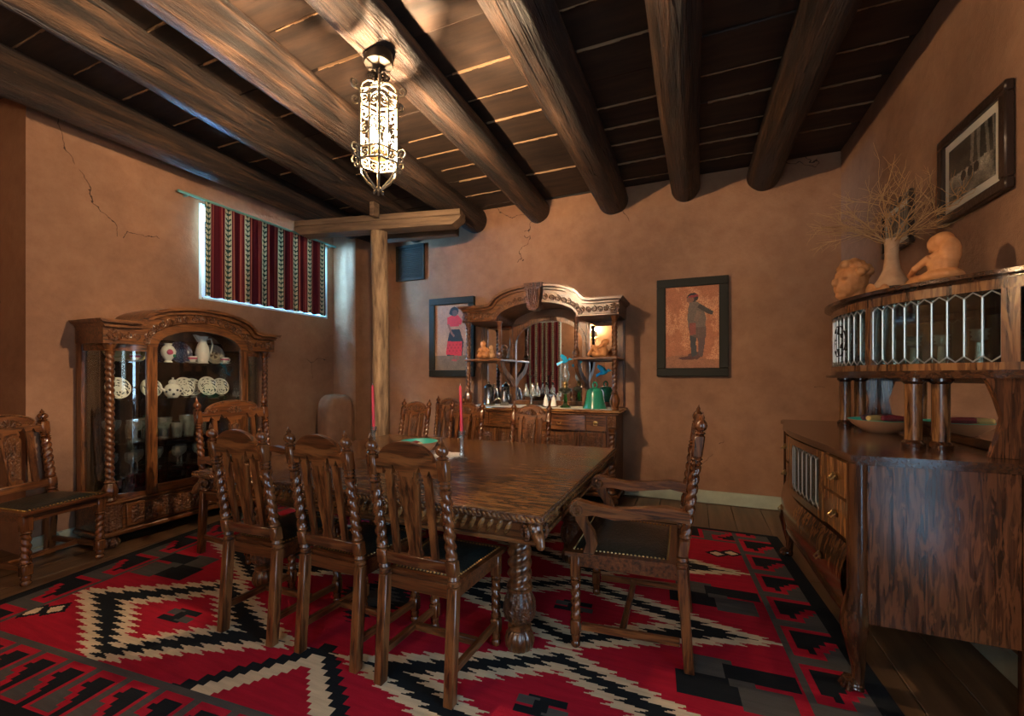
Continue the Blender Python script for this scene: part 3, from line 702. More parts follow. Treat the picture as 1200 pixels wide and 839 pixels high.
# ================================================================ CHAIRS
def chair(name, label, w=.332, wf=.41, dep=.42, h=1.045, arm=False, group=None):
    """front of the chair = local -y; origin on the floor under the middle of the seat"""
    t = thing(name, label, 'chair', group=group)
    yr, yf = dep / 2, -dep / 2; hw, hf = w / 2, wf / 2; q = .021; k = h / 1.045
    SZ = .455
    def rake(p):
        z = p.z
        return Vector((p.x, p.y + ((SZ - z) * .07 if z < SZ else (z - SZ) * (.13 if arm else .165)), z))
    zt = lambda z: SZ + (z - SZ) * (h - SZ) / (1.045 - SZ)
    for sx in (-1, 1):
        x = sx * hw
        m = MB(); m.box(x - q, x + q, yr - q, yr + q, 0, .445, .004, rake)
        m.lathe([(.017, .445), (.026, .452), (.026, .46), (.018, .468), (.026, .478), (.02, .49)], x, yr, 12, xf=rake)
        m.box(x - q * 1.05, x + q * 1.05, yr - q, yr + q, zt(.49), zt(.555), .005, rake)
        m.lathe([(.017, zt(.555)), (.025, zt(.565)), (.018, zt(.576))], x, yr, 12, xf=rake)
        o = m.build('rear_post', 'chair_up', t)
        m = MB(); m.twist(x, yr, zt(.575), zt(.84), .0245, .044, 20, sx, .36, xf=rake)
        m.build('twisted_shaft', 'chair_twist', o)
        m = MB(); m.lathe([(.018, zt(.84)), (.027, zt(.85)), (.018, zt(.858)), (.026, zt(.866)), (.017, zt(.875))], x, yr, 12, xf=rake)
        m.box(x - q * 1.02, x + q * 1.02, yr - q, yr + q, zt(.873), zt(.958), .006, rake)
        m.lathe([(.014, zt(.957)), (.024, zt(.964)), (.012, zt(.972)), (.022, zt(.98)), (.026, zt(.992)), (.021, zt(1.006)), (.009, zt(1.017)), (.011, zt(1.024)), (.004, zt(1.036)), (.0015, zt(1.045))], x, yr, 14, xf=rake)
        m.build('finial', 'chair_twist', o)
    iw = hw - q + .002
    # crest rail: arched, with pointed openings cut into its lower edge
    top = [(iw * math.cos(a) * .86, zt(.945) + .075 * k * math.sin(a)) for a in [PI * i / 16 for i in range(17)]]
    outl = [(iw, zt(.885)), (iw, zt(.94))] + top + [(-iw, zt(.94)), (-iw, zt(.885))]
    outl += [(-iw * .80, zt(.885)), (-iw * .74, zt(.915)), (-iw * .62, zt(.885)), (-iw * .5, zt(.885)), (-iw * .42, zt(.925)), (-iw * .32, zt(.897)), (-iw * .26, zt(.905)), (-iw * .2, zt(.88)),
             (iw * .2, zt(.88)), (iw * .26, zt(.905)), (iw * .32, zt(.897)), (iw * .42, zt(.925)), (iw * .5, zt(.885)), (iw * .62, zt(.885)), (iw * .74, zt(.915)), (iw * .80, zt(.885))]
    cr = MB().prism(outl, yr - .012, yr + .012, 'xz', rake).build('crest_rail', 'chair_x', t)
    m = MB()
    for i in range(9):                                     # carved shell on the front
        a = PI * (i + 1) / 10; L_ = .052
        m.tube([(.012 * math.cos(a), yr - .011, zt(.925) + .01 * math.sin(a)), (L_ * math.cos(a) * .9, yr - .016, zt(.925) + L_ * math.sin(a)), (L_ * 1.2 * math.cos(a), yr - .012, zt(.925) + L_ * 1.15 * math.sin(a))], [.003, .0075, .004], 6, xf=rake)
    for sx in (-1, 1): m.tube([(sx * iw * (.5 + .42 * i / 8), yr - .013, zt(.948) + .012 * math.sin(i * 1.5)) for i in range(9)], .006, 6, xf=rake)
    m.tube([(p[0] * .97, yr - .013, p[1] - .008) for p in top], .005, 6, xf=rake)
    m.build('shell_carving', 'chair_carved', cr)
    MB().box(-iw, iw, yr - .012, yr + .012, zt(.497), zt(.548), .004, rake).build('lower_rail', 'chair_x', t)
    sp = [(.030, .546), (.034, .56), (.026, .575), (.036, .70), (.046, .83), (.046, .85), (.038, .858), (.038, .866), (.044, .874), (.04, .90)]
    m = MB(); m.prism([(x, zt(z)) for x, z in sp] + [(-x, zt(z)) for x, z in sp[::-1]], yr - .009, yr + .008, 'xz', rake); s_ = m.build('splat', 'chair_up', t)
    m = MB(); m.prism([(x * .72, zt(z)) for x, z in sp[2:6]] + [(0, zt(.865))] + [(-x * .72, zt(z)) for x, z in sp[2:6][::-1]], yr - .015, yr - .009, 'xz', rake); m.build('splat_carving', 'chair_carved', s_)
    for sx in (-1, 1):
        x = sx * iw * .62; MB().prism([(x - .014, zt(.546)), (x + .014, zt(.546)), (x + .016, zt(.89)), (x - .016, zt(.89))], yr - .008, yr + .008, 'xz', rake).build('slat', 'chair_up', t)
    # seat
    fr = [(-hw - .012, yr + .02), (hw + .012, yr + .02), (hf, yf), (-hf, yf)]
    def inset(s, e=0): return [(x * s, y * s + e) for x, y in fr]
    m = MB(); fo = [(-hw, yr - .01), (hw, yr - .01), (hf - .02, yf + .025), (-hf + .02, yf + .025)]
    fi = [(x * .86, y * .86) for x, y in fo]
    for i in range(4):
        j = (i + 1) % 4; m.prism([fo[i], fo[j], fi[j], fi[i]], .385, .437, 'xy')
    m.build('seat_rail', 'chair_seat', t)
    st = MB(); so = [(-hw - .004, yr - .022), (hw + .004, yr - .022), (hf + .004, yf - .008), (-hf - .004, yf - .008)]
    st.prism(so, .437, .455, 'xy'); st.build('seat_frame', 'chair_seat', t)
    # leather pad, slightly domed
    n_ = 8; R = []; ins = [(x * .84, y * .84 - .002) for x, y in so]
    V_ = []; F_ = []
    for i in range(n_ + 1):
        for j in range(n_ + 1):
            a, b = i / n_, j / n_
            x = (1 - b) * ((1 - a) * ins[3][0] + a * ins[2][0]) + b * ((1 - a) * ins[0][0] + a * ins[1][0]); y = (1 - b) * ((1 - a) * ins[3][1] + a * ins[2][1]) + b * ((1 - a) * ins[0][1] + a * ins[1][1])
            V_.append((x, y, .4555 + .026 * (16 * a * (1 - a) * b * (1 - b)) ** .3))
    for i in range(n_):
        for j in range(n_): F_.append((i * (n_ + 1) + j, (i + 1) * (n_ + 1) + j, (i + 1) * (n_ + 1) + j + 1, i * (n_ + 1) + j + 1))
    pad = MB().add(V_, F_).build('seat_pad', 'leather', t, smooth=80)
    m = MB()
    for i in range(4):
        a, b = Vector(ins[i]) * 1.02, Vector(ins[(i + 1) % 4]) * 1.02; n = int((b - a).length / .017)
        for j in range(n):
            p = a + (b - a) * j / n; m.ball((p.x, p.y, .458), (.0055, .0055, .004), 6, 4)
    tag(m.build('nail_trim', 'brass_nail', pad), 'brass upholstery nails around the seat pad')
    # front legs, stretchers
    fx = hf - .035; fy = yf + .035
    for sx in (-1, 1):
        x = sx * fx; m = MB(); m.box(x - .022, x + .022, fy - .022, fy + .022, .33, .437, .004)
        m.box(x - .022, x + .022, fy - .022, fy + .022, .06, .13, .005)
        m.lathe([(.016, 0), (.022, .008), (.023, .02), (.017, .03), (.022, .045), (.018, .062)], x, fy, 12); m.lathe([(.018, .13), (.025, .138), (.018, .146)], x, fy, 12); m.lathe([(.018, .315), (.025, .322), (.018, .332)], x, fy, 12)
        m.twist(x, fy, .145, .316, .0235, .042, 20, sx, .36); m.build('front_leg', 'chair_twist', t)
        a = Vector((x, fy, .10)); b = Vector((sx * hw, yr + (SZ - .12) * .07, .12)); d = (b - a)
        def seg(p, a=a, d=d):
            return a + d * p.y + Vector((p.x, 0, p.z))
        MB().box(-.011, .011, .06, .94, -.016, .016, .003, seg).build('side_stretcher', 'chair_y', t)
    MB().box(-(fx + hw) / 2 + .012, (fx + hw) / 2 - .012, -.015, .012, .095, .124, .003).build('cross_stretcher', 'chair_x', t)
    if arm:
        for sx in (-1, 1):
            xo = sx * (hf - .03); xr = sx * hw
            AZ = .66
            C_ = [(yr + .035, AZ + .005), (yr - .06, AZ + .02), (yr - .16, AZ + .005), (yr - .28, AZ - .012), (yr - .38, AZ + .0), (yr - .44, AZ + .012)]
            up = [(y, z + .022) for y, z in C_]; dn = [(y, z - .026) for y, z in C_]
            P = up + arc(yr - .452, AZ - .004, .04, PI / 2, 1.5 * PI, 8) + dn[::-1][1:]
            def fan(p, xr=xr, xo=xo): f = (yr - p.y) / (yr + .44 - yr) if True else 0; f = max(0, min(1, (yr - p.y) / .44)); return Vector((p.x + xr + (xo - xr) * f, p.y, p.z))
            a_ = MB().prism(P, -.024, .024, 'yz', fan).build('arm', 'chair_y', t)
            for sd in (-1, 1): MB().tube(spiral((yr - .452, AZ - .006), .034, .006, 1.6, 24, PI / 2, 'yz', xo + sd * .025), .007, 6).build('arm_scroll', 'chair_carved', a_)
            S_ = [(yr - .40, .455), (yr - .385, .50), (yr - .40, .55), (yr - .435, .60), (yr - .44, .65)]
            P = [(y - .024, z) for y, z in S_] + [(y + .026, z) for y, z in S_[::-1]]
            MB().prism(P, xo - .018, xo + .018, 'yz').build('arm_support', 'chair_up', t)
    return t
CG_ = 'carved oak dining chairs'
LAB = {'n1': 'twisted-post side chair with its back to the room, beside the scrolled-arm chair',
       'n2': 'twisted-post side chair with its back to the room, middle of the row of three',
       'n3': 'twisted-post side chair with its back to the room, beside the ram-head table corner',
       'f1': 'carved side chair across the table, next to the tree trunk post', 'f2': 'carved side chair across the table, seen behind the nearer red candle',
       'f3': 'carved side chair with shell crest in front of the middle of the buffet', 'b': 'dark carved side chair standing against the wall beside the buffet',
       'l': 'carved side chair with leather seat against the wall next to the china cabinet'}
c0 = chair('dining_chair', LAB['n3'], group=CG_); c0.location = (-1.035, 1.70, RUGZ); c0.rotation_euler = (0, 0, PI)
for key, x, y, rz in (('n2', -1.51, 1.72, PI - .02), ('n1', -2.015, 1.70, PI + .03), ('f3', -1.33, 3.33, .0), ('f2', -2.0, 3.36, -.03), ('f1', -2.63, 3.40, -.12), ('b', -2.70, 4.30, .1), ('l', -3.995, 1.47, PI / 2 + .22)):
    z = RUGZ if key not in ('b', 'l') else 0
    cc = copy_tree(c0, (x, y, z), rz, LAB[key])
    if key == 'l': cc.scale = (1.2, 1.05, 1)
ac = chair('armchair', 'carved armchair with scrolled arms at the ram-head end of the table', .53, .60, .50, 1.12, True, 'carved oak armchairs')
ac.location = (-.305, 2.28, RUGZ); ac.rotation_euler = (0, 0, -PI / 2 + .02)
copy_tree(ac, (-3.0, 2.30, RUGZ), PI / 2, 'carved armchair with scrolled arms in front of the china cabinet')

# ================================================================ DINING TABLE
TX0, TX1, TY0, TY1, TZ = -2.74, -.555, 1.645, 3.44, .72
def table():
    t = thing('dining_table', 'long carved oak dining table with twisted legs and ram-head corners', 'table', (0, 0, RUGZ))
    zt = TZ - RUGZ
    cuts = [TX0 + .012, -2.08, -1.37, TX1 - .012]
    for a, b in zip(cuts, cuts[1:]): MB().box(a + .0008, b - .0008, TY0 + .012, TY1 - .012, zt - .03, zt, .002).build('table_leaf', 'table_oak', t)
    # moulded edge with a rope carving
    m = MB(); m.box(TX0, TX1, TY0, TY0 + .012, zt - .034, zt - .002, .003); m.box(TX0, TX1, TY1 - .012, TY1, zt - .034, zt - .002, .003)
    m.box(TX0, TX0 + .012, TY0 + .012, TY1 - .012, zt - .034, zt - .002, .003); m.box(TX1 - .012, TX1, TY0 + .012, TY1 - .012, zt - .034, zt - .002, .003)
    ed = m.build('edge_moulding', 'oak_carved', t)
    m = MB(); n = int((TX1 - TX0) / .022)
    for i in range(n):
        for y in (TY0, TY1): m.ball((TX0 + .011 + i * .022, y, zt - .018), (.013, .006, .006), 6, 4, rot=(0, .7, 0))
    n = int((TY1 - TY0) / .022)
    for i in range(n):
        for x in (TX0, TX1): m.ball((x, TY0 + .011 + i * .022, zt - .018), (.006, .013, .006), 6, 4, rot=(.7, 0, 0))
    m.build('rope_carving', 'table_oak', ed)
    # apron with slanted gadroons
    ax0, ax1, ay0, ay1 = TX0 + .05, TX1 - .05, TY0 + .05, TY1 - .05; z0, z1 = zt - .125, zt - .034
    for nm, r in (('apron', (ax0, ax1, ay0, ay0 + .03)), ('apron', (ax0, ax1, ay1 - .03, ay1)), ('apron', (ax0, ax0 + .03, ay0 + .03, ay1 - .03)), ('apron', (ax1 - .03, ax1, ay0 + .03, ay1 - .03))):
        MB().box(*r, z0, z1, .003).build(nm, 'oak_x', t)
    m = MB(); m.box(ax0 - .012, ax1 + .012, ay0 - .014, ay0 + .02, z0 - .012, z0 + .008, .004); m.box(ax0 - .012, ax1 + .012, ay1 - .02, ay1 + .014, z0 - .012, z0 + .008, .004)
    m.box(ax0 - .014, ax0 + .02, ay0, ay1, z0 - .012, z0 + .008, .004); m.box(ax1 - .02, ax1 + .014, ay0, ay1, z0 - .012, z0 + .008, .004); m.build('apron_bead', 'oak_x', t)
    zc = (z0 + z1) / 2; n = int((ax1 - ax0 - .2) / .042)
    for y in (ay0, ay1):
        m = MB()
        for i in range(n): m.ball((ax0 + .1 + (i + .5) * (ax1 - ax0 - .2) / n, y, zc), (.013, .012, .036), 8, 6, rot=(0, .45, 0))
        m.build('gadroon_carving', 'table_oak', t)
    n = int((ay1 - ay0 - .2) / .042)
    for x in (ax0, ax1):
        m = MB()
        for i in range(n): m.ball((x, ay0 + .1 + (i + .5) * (ay1 - ay0 - .2) / n, zc), (.012, .013, .036), 8, 6, rot=(.45, 0, 0))
        m.build('gadroon_carving', 'table_oak', t)
    # ram heads at the corners
    for sx, x in ((-1, ax0), (1, ax1)):
        for sy, y in ((-1, ay0), (1, ay1)):
            d = Vector((sx, sy, 0)).normalized(); s = Vector((-d.y, d.x, 0))
            w = lambda a, b, c, d=d, s=s, x=x, y=y: tuple(Vector((x, y, zc)) + d * a + s * b + Vector((0, 0, c)))
            an = math.atan2(d.y, d.x)
            m = MB(); m.ball(w(.0, 0, .012), (.04, .042, .04), 12, 8); m.ball(w(.03, 0, -.012), (.048, .026, .027), 12, 8, rot=(0, .75, an)); m.ball(w(.052, 0, -.042), (.022, .02, .018), 10, 6, rot=(0, .8, an))
            h = m.build('ram_head', 'oak_up', t)
            md = h.modifiers.new('blend', 'REMESH'); md.mode = 'VOXEL'; md.voxel_size = .006; md.use_smooth_shade = True
            for sg in (-1, 1):
                P = []; rr = []
                for i in range(30):
                    q = i / 29; an_ = PI * .7 + 2 * PI * 1.35 * q; r_ = .042 * (1 - .72 * q)
                    P.append(w(-.005 + r_ * math.cos(an_) * .9, sg * (.034 + .018 * q), .004 + r_ * math.sin(an_))); rr.append(.014 * (1 - .6 * q))
                MB().tube(P, rr, 8).build('horn', 'oak_carved', h)
                MB().ball(w(.03, sg * .024, .012), .0055, 8, 5).build('eye', 'leather', h)
    # legs
    for x, y in ((-.755, 1.90), (-.775, 2.92), (-2.43, 1.88), (-2.45, 2.94)):
        m = MB(); m.box(x - .065, x + .065, y - .065, y + .065, z0 - .035, z0 + .02, .008); m.lathe([(.05, .535), (.06, .545), (.062, .553), (.05, .563)], x, y, 20)
        m.lathe([(.045, .27), (.062, .278), (.062, .288), (.05, .296)], x, y, 20)
        m.twist(x, y, .294, .537, .058, .05, 28, 1, .26, per=10); lg = m.build('leg', 'oak_twist', t)
        m = MB(); m.lathe([(.035, .118), (.05, .128), (.068, .15), (.077, .185), (.074, .22), (.06, .25), (.05, .272)], x, y, 48, 10, .05); m.build('acanthus_bulb', 'oak_carved', lg)
        m = MB(); m.lathe([(.05, 0), (.062, .012), (.068, .04), (.06, .075), (.045, .092)], x, y, 60, 15, .045); m.lathe([(.045, .09), (.055, .098), (.055, .108), (.036, .12)], x, y, 20); m.build('fluted_foot', 'oak_twist', lg)
    m = MB(); m.box(-2.44, -.78, 2.38, 2.46, .5, .58, .004); m.build('runner_rail', 'oak_x', t)
table()
# ---------------------------------------------------------------- things on the table
def candle(x, y, hh, label):
    t = thing('candlestick', 'clear glass candlestick ' + label, 'candlestick', (x, y, TZ), group='glass candlesticks on the table')
    MB().lathe([(.045, 0), (.046, .006), (.02, .016), (.012, .022)], n=8).build('base', 'crystal', t, smooth=20)
    MB().lathe([(.012, .022), (.018, .03), (.014, .04), (.013, .145), (.018, .15), (.013, .156)], n=8).build('stem', 'crystal', t, smooth=20)
    MB().lathe([(.012, .156), (.024, .165), (.018, .175), (.025, .182), (.02, .192), (.016, .192), (.0125, .17)], n=12).build('socket', 'crystal', t)
    c = thing('taper_candle', 'tall red taper candle ' + label, 'candle', (x, y, TZ + .168), group='red taper candles')
    dx = .012
    MB().lathe([(.0115, 0), (.011, .05), (.009, hh - .02), (.006, hh - .004), (.002, hh)], n=14, xf=lambda p: Vector((p.x - dx * p.z / hh, p.y, p.z))).build('wax', 'candle_red', c)
    MB().tube([(-dx, 0, hh), (-dx, 0, hh + .012)], .0012, 5).build('wick', 'doily', c)
candle(-1.448, 2.585, .33, 'standing beside the crumpled white doily')
candle(-2.17, 2.56, .33, 'standing on the side of the bowl toward the post')
bw = thing('clay_bowl', 'round clay bowl with a turquoise glazed inside on the table', 'bowl', (-1.83, 2.64, TZ))
MB().lathe([(.05, 0), (.07, .008), (.115, .05), (.135, .085)], n=32, cap=False).build('shell', 'bowl_clay', bw)
MB().lathe([(.135, .085), (.131, .087), (.109, .052), (.066, .016), (.002, .012)], n=32, cap=False).build('glaze', 'bowl_teal', bw)
def dried(name, c, r, mat, label):
    m = MB(); m.ball((0, 0, 0), r, 12, 8); o = m.build(name, mat, loc=c, rot=(.2, .1, random.uniform(0, 3))); return tag(o, label, 'food')
dried('dried_chile', (-1.865, 2.60, TZ + .07), (.05, .022, .018), 'corn_purple', 'dark red dried chile pod in the turquoise bowl')
dried('dried_chile', (-1.87, 2.66, TZ + .072), (.05, .02, .018), 'corn_red', 'bright red dried chile pod in the turquoise bowl')
dried('garlic_bulb', (-1.80, 2.61, TZ + .07), (.026, .026, .02), 'ivory_figure', 'pale garlic bulb in the turquoise bowl')
m = MB(); n = 40; R = []
V_ = [(0, 0, .006)]; 
for i in range(n):
    a = 2 * PI * i / n; V_.append((.23 * math.cos(a) * (1 + .08 * math.cos(10 * a)), .16 * math.sin(a) * (1 + .08 * math.cos(10 * a)), .004 + .006 * abs(math.sin(3 * a))))
V2 = [(x, y, .0008) for x, y, z in V_]
F_ = [(0, 1 + i, 1 + (i + 1) % n) for i in range(n)] + [(n + 1, n + 2 + (i + 1) % n, n + 2 + i) for i in range(n)] + [(1 + i, n + 2 + i, n + 2 + (i + 1) % n, 1 + (i + 1) % n) for i in range(n)]
m.add(V_, F_[:n]); m.v += V2; m.f += F_[n:]
tag(m.build('lace_doily', 'doily', smooth=0, loc=(-1.73, 2.62, TZ), rot=(0, 0, .2)), 'crumpled white lace doily under the clay bowl', 'doily')
bw.location.z += .008
# ================================================================ CHINA CABINET (front = local -y, faces the table)
CCX, CCY = -3.965, 2.475
def cw(x, y, z): return (CCX - y, CCY + x, z)
def scrolls(m, pts, r, d, hand=1, tr=.006, plane='xz'):
    """running S-scroll carving: a row of spirals through the given points"""
    for i, (x, z) in enumerate(pts):
        h = hand * (1 if i % 2 else -1)
        m.tube(spiral((x, z), r, r * .15, 1.5, 18, -PI / 2 * h, plane, d, h), [tr * (1 - .5 * k / 18) for k in range(19)], 5)
def arch_path(hw, z0, rise, n=18):
    return [(hw * math.cos(a), z0 + rise * math.sin(a)) for a in [PI * i / n for i in range(n + 1)]]
def turned_column(parent, x, y, z0, z1, r, pitch, hand, mat_t='oak_twist', mat='oak_carved', bulb=.15):
    m = MB(); zb = z0 + bulb
    m.lathe([(r * 1.1, z0), (r * 1.35, z0 + .01), (r * 1.2, z0 + .022), (r * 1.0, z0 + .03), (r * 1.55, z0 + .35 * bulb), (r * 1.7, z0 + .55 * bulb), (r * 1.3, z0 + .8 * bulb), (r * .95, zb - .012), (r * 1.25, zb - .005), (r * .95, zb + .004)], x, y, 32, 8, .05)
    m.lathe([(r * .9, z1 - .065), (r * 1.2, z1 - .055), (r * .9, z1 - .045), (r * 1.05, z1 - .03), (r * 1.45, z1 - .006), (r * 1.45, z1)], x, y, 24)
    m.twist(x, y, zb, z1 - .063, r, pitch, 20, hand, .34)
    c = m.build('column', mat_t, parent)
    return c
def china_cabinet():
    t = thing('china_cabinet', 'arched oak china cabinet with twisted columns and curved glass full of dishes', 'cabinet', (CCX, CCY, 0), PI / 2)
    D = .378
    MB().box(-.70, .70, .03, D, .115, .33, .005).build('base', 'oak_x', t)
    m = MB(); m.box(-.72, .72, .005, D, .085, .125, .01); m.box(-.715, .715, .008, D, .322, .345, .008); m.build('base_moulding', 'oak_x', t)
    for sx in (-1, 1): MB().box(sx * .635 - .06, sx * .635 + .06, .012, .04, .125, .322, .005).build('corner_block', 'oak_carved', t)
    d = MB().box(-.55, .55, .014, .032, .135, .312, .006).build('drawer', 'oak_x', t)
    m = MB(); m.box(-.52, .52, .008, .016, .155, .292, .003); m.build('drawer_carving', 'oak_carved', d)
    for i0, i1 in ((0, 2), (3, 14), (15, 17)):
        m = MB(); scrolls(m, [(-.48 + i * .06, .223) for i in range(i0, i1)], .03, .009, tr=.007); m.build('drawer_scrolls', 'oak_carved', d)
    for x in (-.36, .36): MB().lathe([(.024, 0), (.014, .01), (.016, .02), (.034, .032), (.031, .046), (.01, .054)], n=16, xf=lambda p, x=x: Vector((p.x + x, .008 - p.z, p.y + .225))).build('knob', 'oak_twist', d)
    for x in (-.63, .63):
        for y in (.07, .32): MB().lathe([(.04, 0), (.055, .015), (.06, .04), (.05, .065), (.035, .085)], x, y, 40, 10, .05).build('foot', 'oak_carved', t)
    MB().box(-.69, .69, D - .015, D - .002, .33, 1.60, .003).build('back_panel', 'back_dark', t)
    for sx in (-1, 1): MB().box(sx * .685 - .014, sx * .685 + .014, .30, D - .016, .345, 1.53, .004).build('back_stile', 'oak_up', t)
    for sx in (-1, 1): turned_column(t, sx * .635, .055, .345, 1.525, .029, .045, sx)
    # door
    dr = bpy.data.objects.new('door', None); COL.objects.link(dr); dr.parent = t
    for sx in (-1, 1): MB().box(sx * .385 - .036, sx * .385 + .036, .0, .035, .35, 1.52, .005).build('door_stile', 'oak_up', dr)
    MB().box(-.35, .35, .002, .033, .35, .415, .005).build('door_rail', 'oak_x', dr)
    ip = arch_path(.349, 1.515, .155); op = arch_path(.421, 1.515, .22)
    MB().prism(ip + op[::-1], .0, .035, 'xz').build('door_arch', 'oak_x', dr)
    MB().prism([(-.349, .415), (.349, .415)] + ip, .016, .019, 'xz').build('door_glass', 'pane', dr)
    MB().box(-.36, -.352, -.008, 0, .80, .87, .003).build('lock_plate', 'brass', dr)
    # curved glass ends with their rails
    def q(sx, r0, r1, n=12): return [(sx * (.421 + r0 * math.sin(a)), .335 - r1 * math.cos(a)) for a in [PI / 2 * i / n for i in range(n + 1)]]
    for sx in (-1, 1):
        a, b = q(sx, .256, .315), q(sx, .259, .318)
        MB().prism(a + b[::-1], .37, 1.485, 'xy').build('curved_glass', 'pane', t)
        a, b = q(sx, .245, .30), q(sx, .27, .33)
        for z0, z1 in ((.345, .385), (1.475, 1.525)): MB().prism(a + b[::-1], z0, z1, 'xy').build('curved_rail', 'oak_x', t)
    # shelves
    for z in SHELF:
        o = [(-.66, D - .02), (-.655, .25), (-.60, .12), (-.52, .06), (-.4, .045), (.4, .045), (.52, .06), (.60, .12), (.655, .25), (.66, D - .02)]
        MB().prism(o, z - .010, z, 'xy').build('shelf', 'shelf_glass', t)
    # arched head
    bot = [(-.70, 1.525), (-.425, 1.525)] + arch_path(.42, 1.525, .215)[::-1][1:-1] + [(.425, 1.525), (.70, 1.525)]
    top = [(.70, 1.645), (.52, 1.645), (.46, 1.655)] + arch_path(.44, 1.66, .15)[1:-1] + [(-.46, 1.655), (-.52, 1.645), (-.70, 1.645)]
    MB().prism(bot + top, .0, D, 'xz').build('head', 'oak_x', t)
    tp = top[::-1]
    def offs(e, w): return [(x * (1 + w), z + e) for x, z in tp]
    m = MB(); m.prism(tp + offs(.03, .02)[::-1], -.025, D, 'xz'); m.prism(offs(.03, .035) + offs(.055, .06)[::-1], -.055, D, 'xz'); m.build('cornice', 'oak_x', t, smooth=30)
    m = MB()
    scrolls(m, [(-.66 + i * .055, 1.587) for i in range(4)], .026, -.003); scrolls(m, [(.66 - i * .055, 1.587) for i in range(4)], .026, -.003, -1)
    P = [(.435 * math.cos(a), 1.535 + .243 * math.sin(a)) for a in [PI * (i + .5) / 19 for i in range(19)]]
    scrolls(m, P, .028, -.004, tr=.008)
    m.ball((0, -.004, 1.775), (.05, .015, .032), 12, 8); m.build('frieze_carving', 'oak_carved', t)
    for sx in (-1, 1): MB().lathe([(.045, 0), (.04, .012), (.02, .014), (.018, .022)], n=24, lobes=8, amp=.12, xf=lambda p, sx=sx: Vector((sx * .635 + p.x, -.001 - p.z, 1.585 + p.y))).build('rosette', 'oak_carved', t)
SHELF = (.515, .765, 1.10, 1.395)
plain('back_dark', (.018, .012, .008), .25, coat=.3); thin_glass('shelf_glass', (.55, .62, .58), .12)
china_cabinet()
# ---- dishes: each on its own
def profile_thing(name, parts, label, cat, group=None, loc=(0, 0, 0), rot=None):
    t = thing(name, label, cat, loc, 0, group)
    if rot: t.rotation_euler = rot
    for pn, prof, mat, n in parts: MB().lathe(prof, n=n, cap=False).build(pn, mat, t, smooth=50)
    return t
def plate_mesh(name, r, base, fn, label, group, loc, rot, mat='china_print'):
    nr, na = 12, 40; V = []; Fc = []; cols = []
    for i in range(nr + 1):
        q = i / nr; rr = r * q; z = .002 + (.0 if q < .6 else .018 * ((q - .6) / .4) ** 1.3)
        for j in range(na): a = 2 * PI * j / na; V.append((rr * math.cos(a), rr * math.sin(a), z))
    for i in range(nr):
        for j in range(na):
            k = (j + 1) % na; Fc.append((i * na + j, (i + 1) * na + j, (i + 1) * na + k, i * na + k)); cols.append(fn((i + .5) / nr, (j + .5) / na))
    o = tint_mesh(name, V, Fc, np.array(cols), mat, smooth=True)
    md = o.modifiers.new('thickness', 'SOLIDIFY'); md.thickness = .005; md.offset = -1
    o.location = loc; o.rotation_euler = rot; return tag(o, label, 'plate', group)
WHT, DKB = (.66, .66, .58), (.02, .03, .04)
def floral(q, a):
    s = math.sin(a * 2 * PI * 5 + 9 * q) * math.sin(q * 17 + 3 * math.sin(a * 12.5)); return DKB if (s > .38 and .25 < q < .95) else WHT
def tanrim(q, a): return (.30, .22, .07) if .62 < q < .7 or q > .96 else (.50, .40, .20)
def bluep(q, a): return (.10, .13, .22) if math.sin(a * 60) * math.sin(q * 20) > .2 else (.03, .045, .10)
def portrait(q, a): return (.10, .07, .05) if q < .45 and math.sin(a * 25) > -.2 else ((.42, .36, .26) if q < .62 else (.30, .27, .22))
def rose_rim(q, a): return (.45, .08, .10) if q > .62 and math.sin(a * 2 * PI * 8) > .45 else WHT
def stand(x, y, z, r, lean=14): return cw(x, y, z + r * math.cos(math.radians(lean)) + .002), (math.radians(90 - lean), 0, PI / 2)
def splate(x, y, z, r, fn, label, group=None): l, ro = stand(x, y, z, r); return plate_mesh('display_plate', r, None, fn, label, group, l, ro)
S0, S1, S2, S3, S4 = .346, .515, .765, 1.10, 1.395
splate(-.50, .27, S4, .095, tanrim, 'large mustard platter standing on the top shelf behind the column')
splate(-.36, .31, S4, .09, tanrim, 'mustard platter overlapping another, next to the door stile on the top shelf')
splate(-.19, .33, S4, .095, bluep, 'dark blue plate standing behind the rose vase'); splate(.0, .33, S4, .10, bluep, 'dark blue plate standing beside the white pitcher')
splate(.29, .31, S4, .095, portrait, 'brownish portrait plate at the end of the top shelf')
splate(-.50, .25, S3, .085, floral, 'white leaf-printed plate on the second shelf behind the twisted column')
splate(-.27, .25, S3, .08, floral, 'white leaf-printed plate half hidden by the floral teapot')
splate(-.02, .24, S3, .085, floral, 'white leaf-printed plate between teapot and oval plate'); splate(.17, .22, S3, .088, floral, 'white leaf-printed oval plate in the middle of the second shelf')
splate(.32, .27, S3, .08, floral, 'white leaf-printed plate at the end of the second shelf'); splate(.09, .31, S3, .08, floral, 'white leaf-printed plate tucked behind two others')
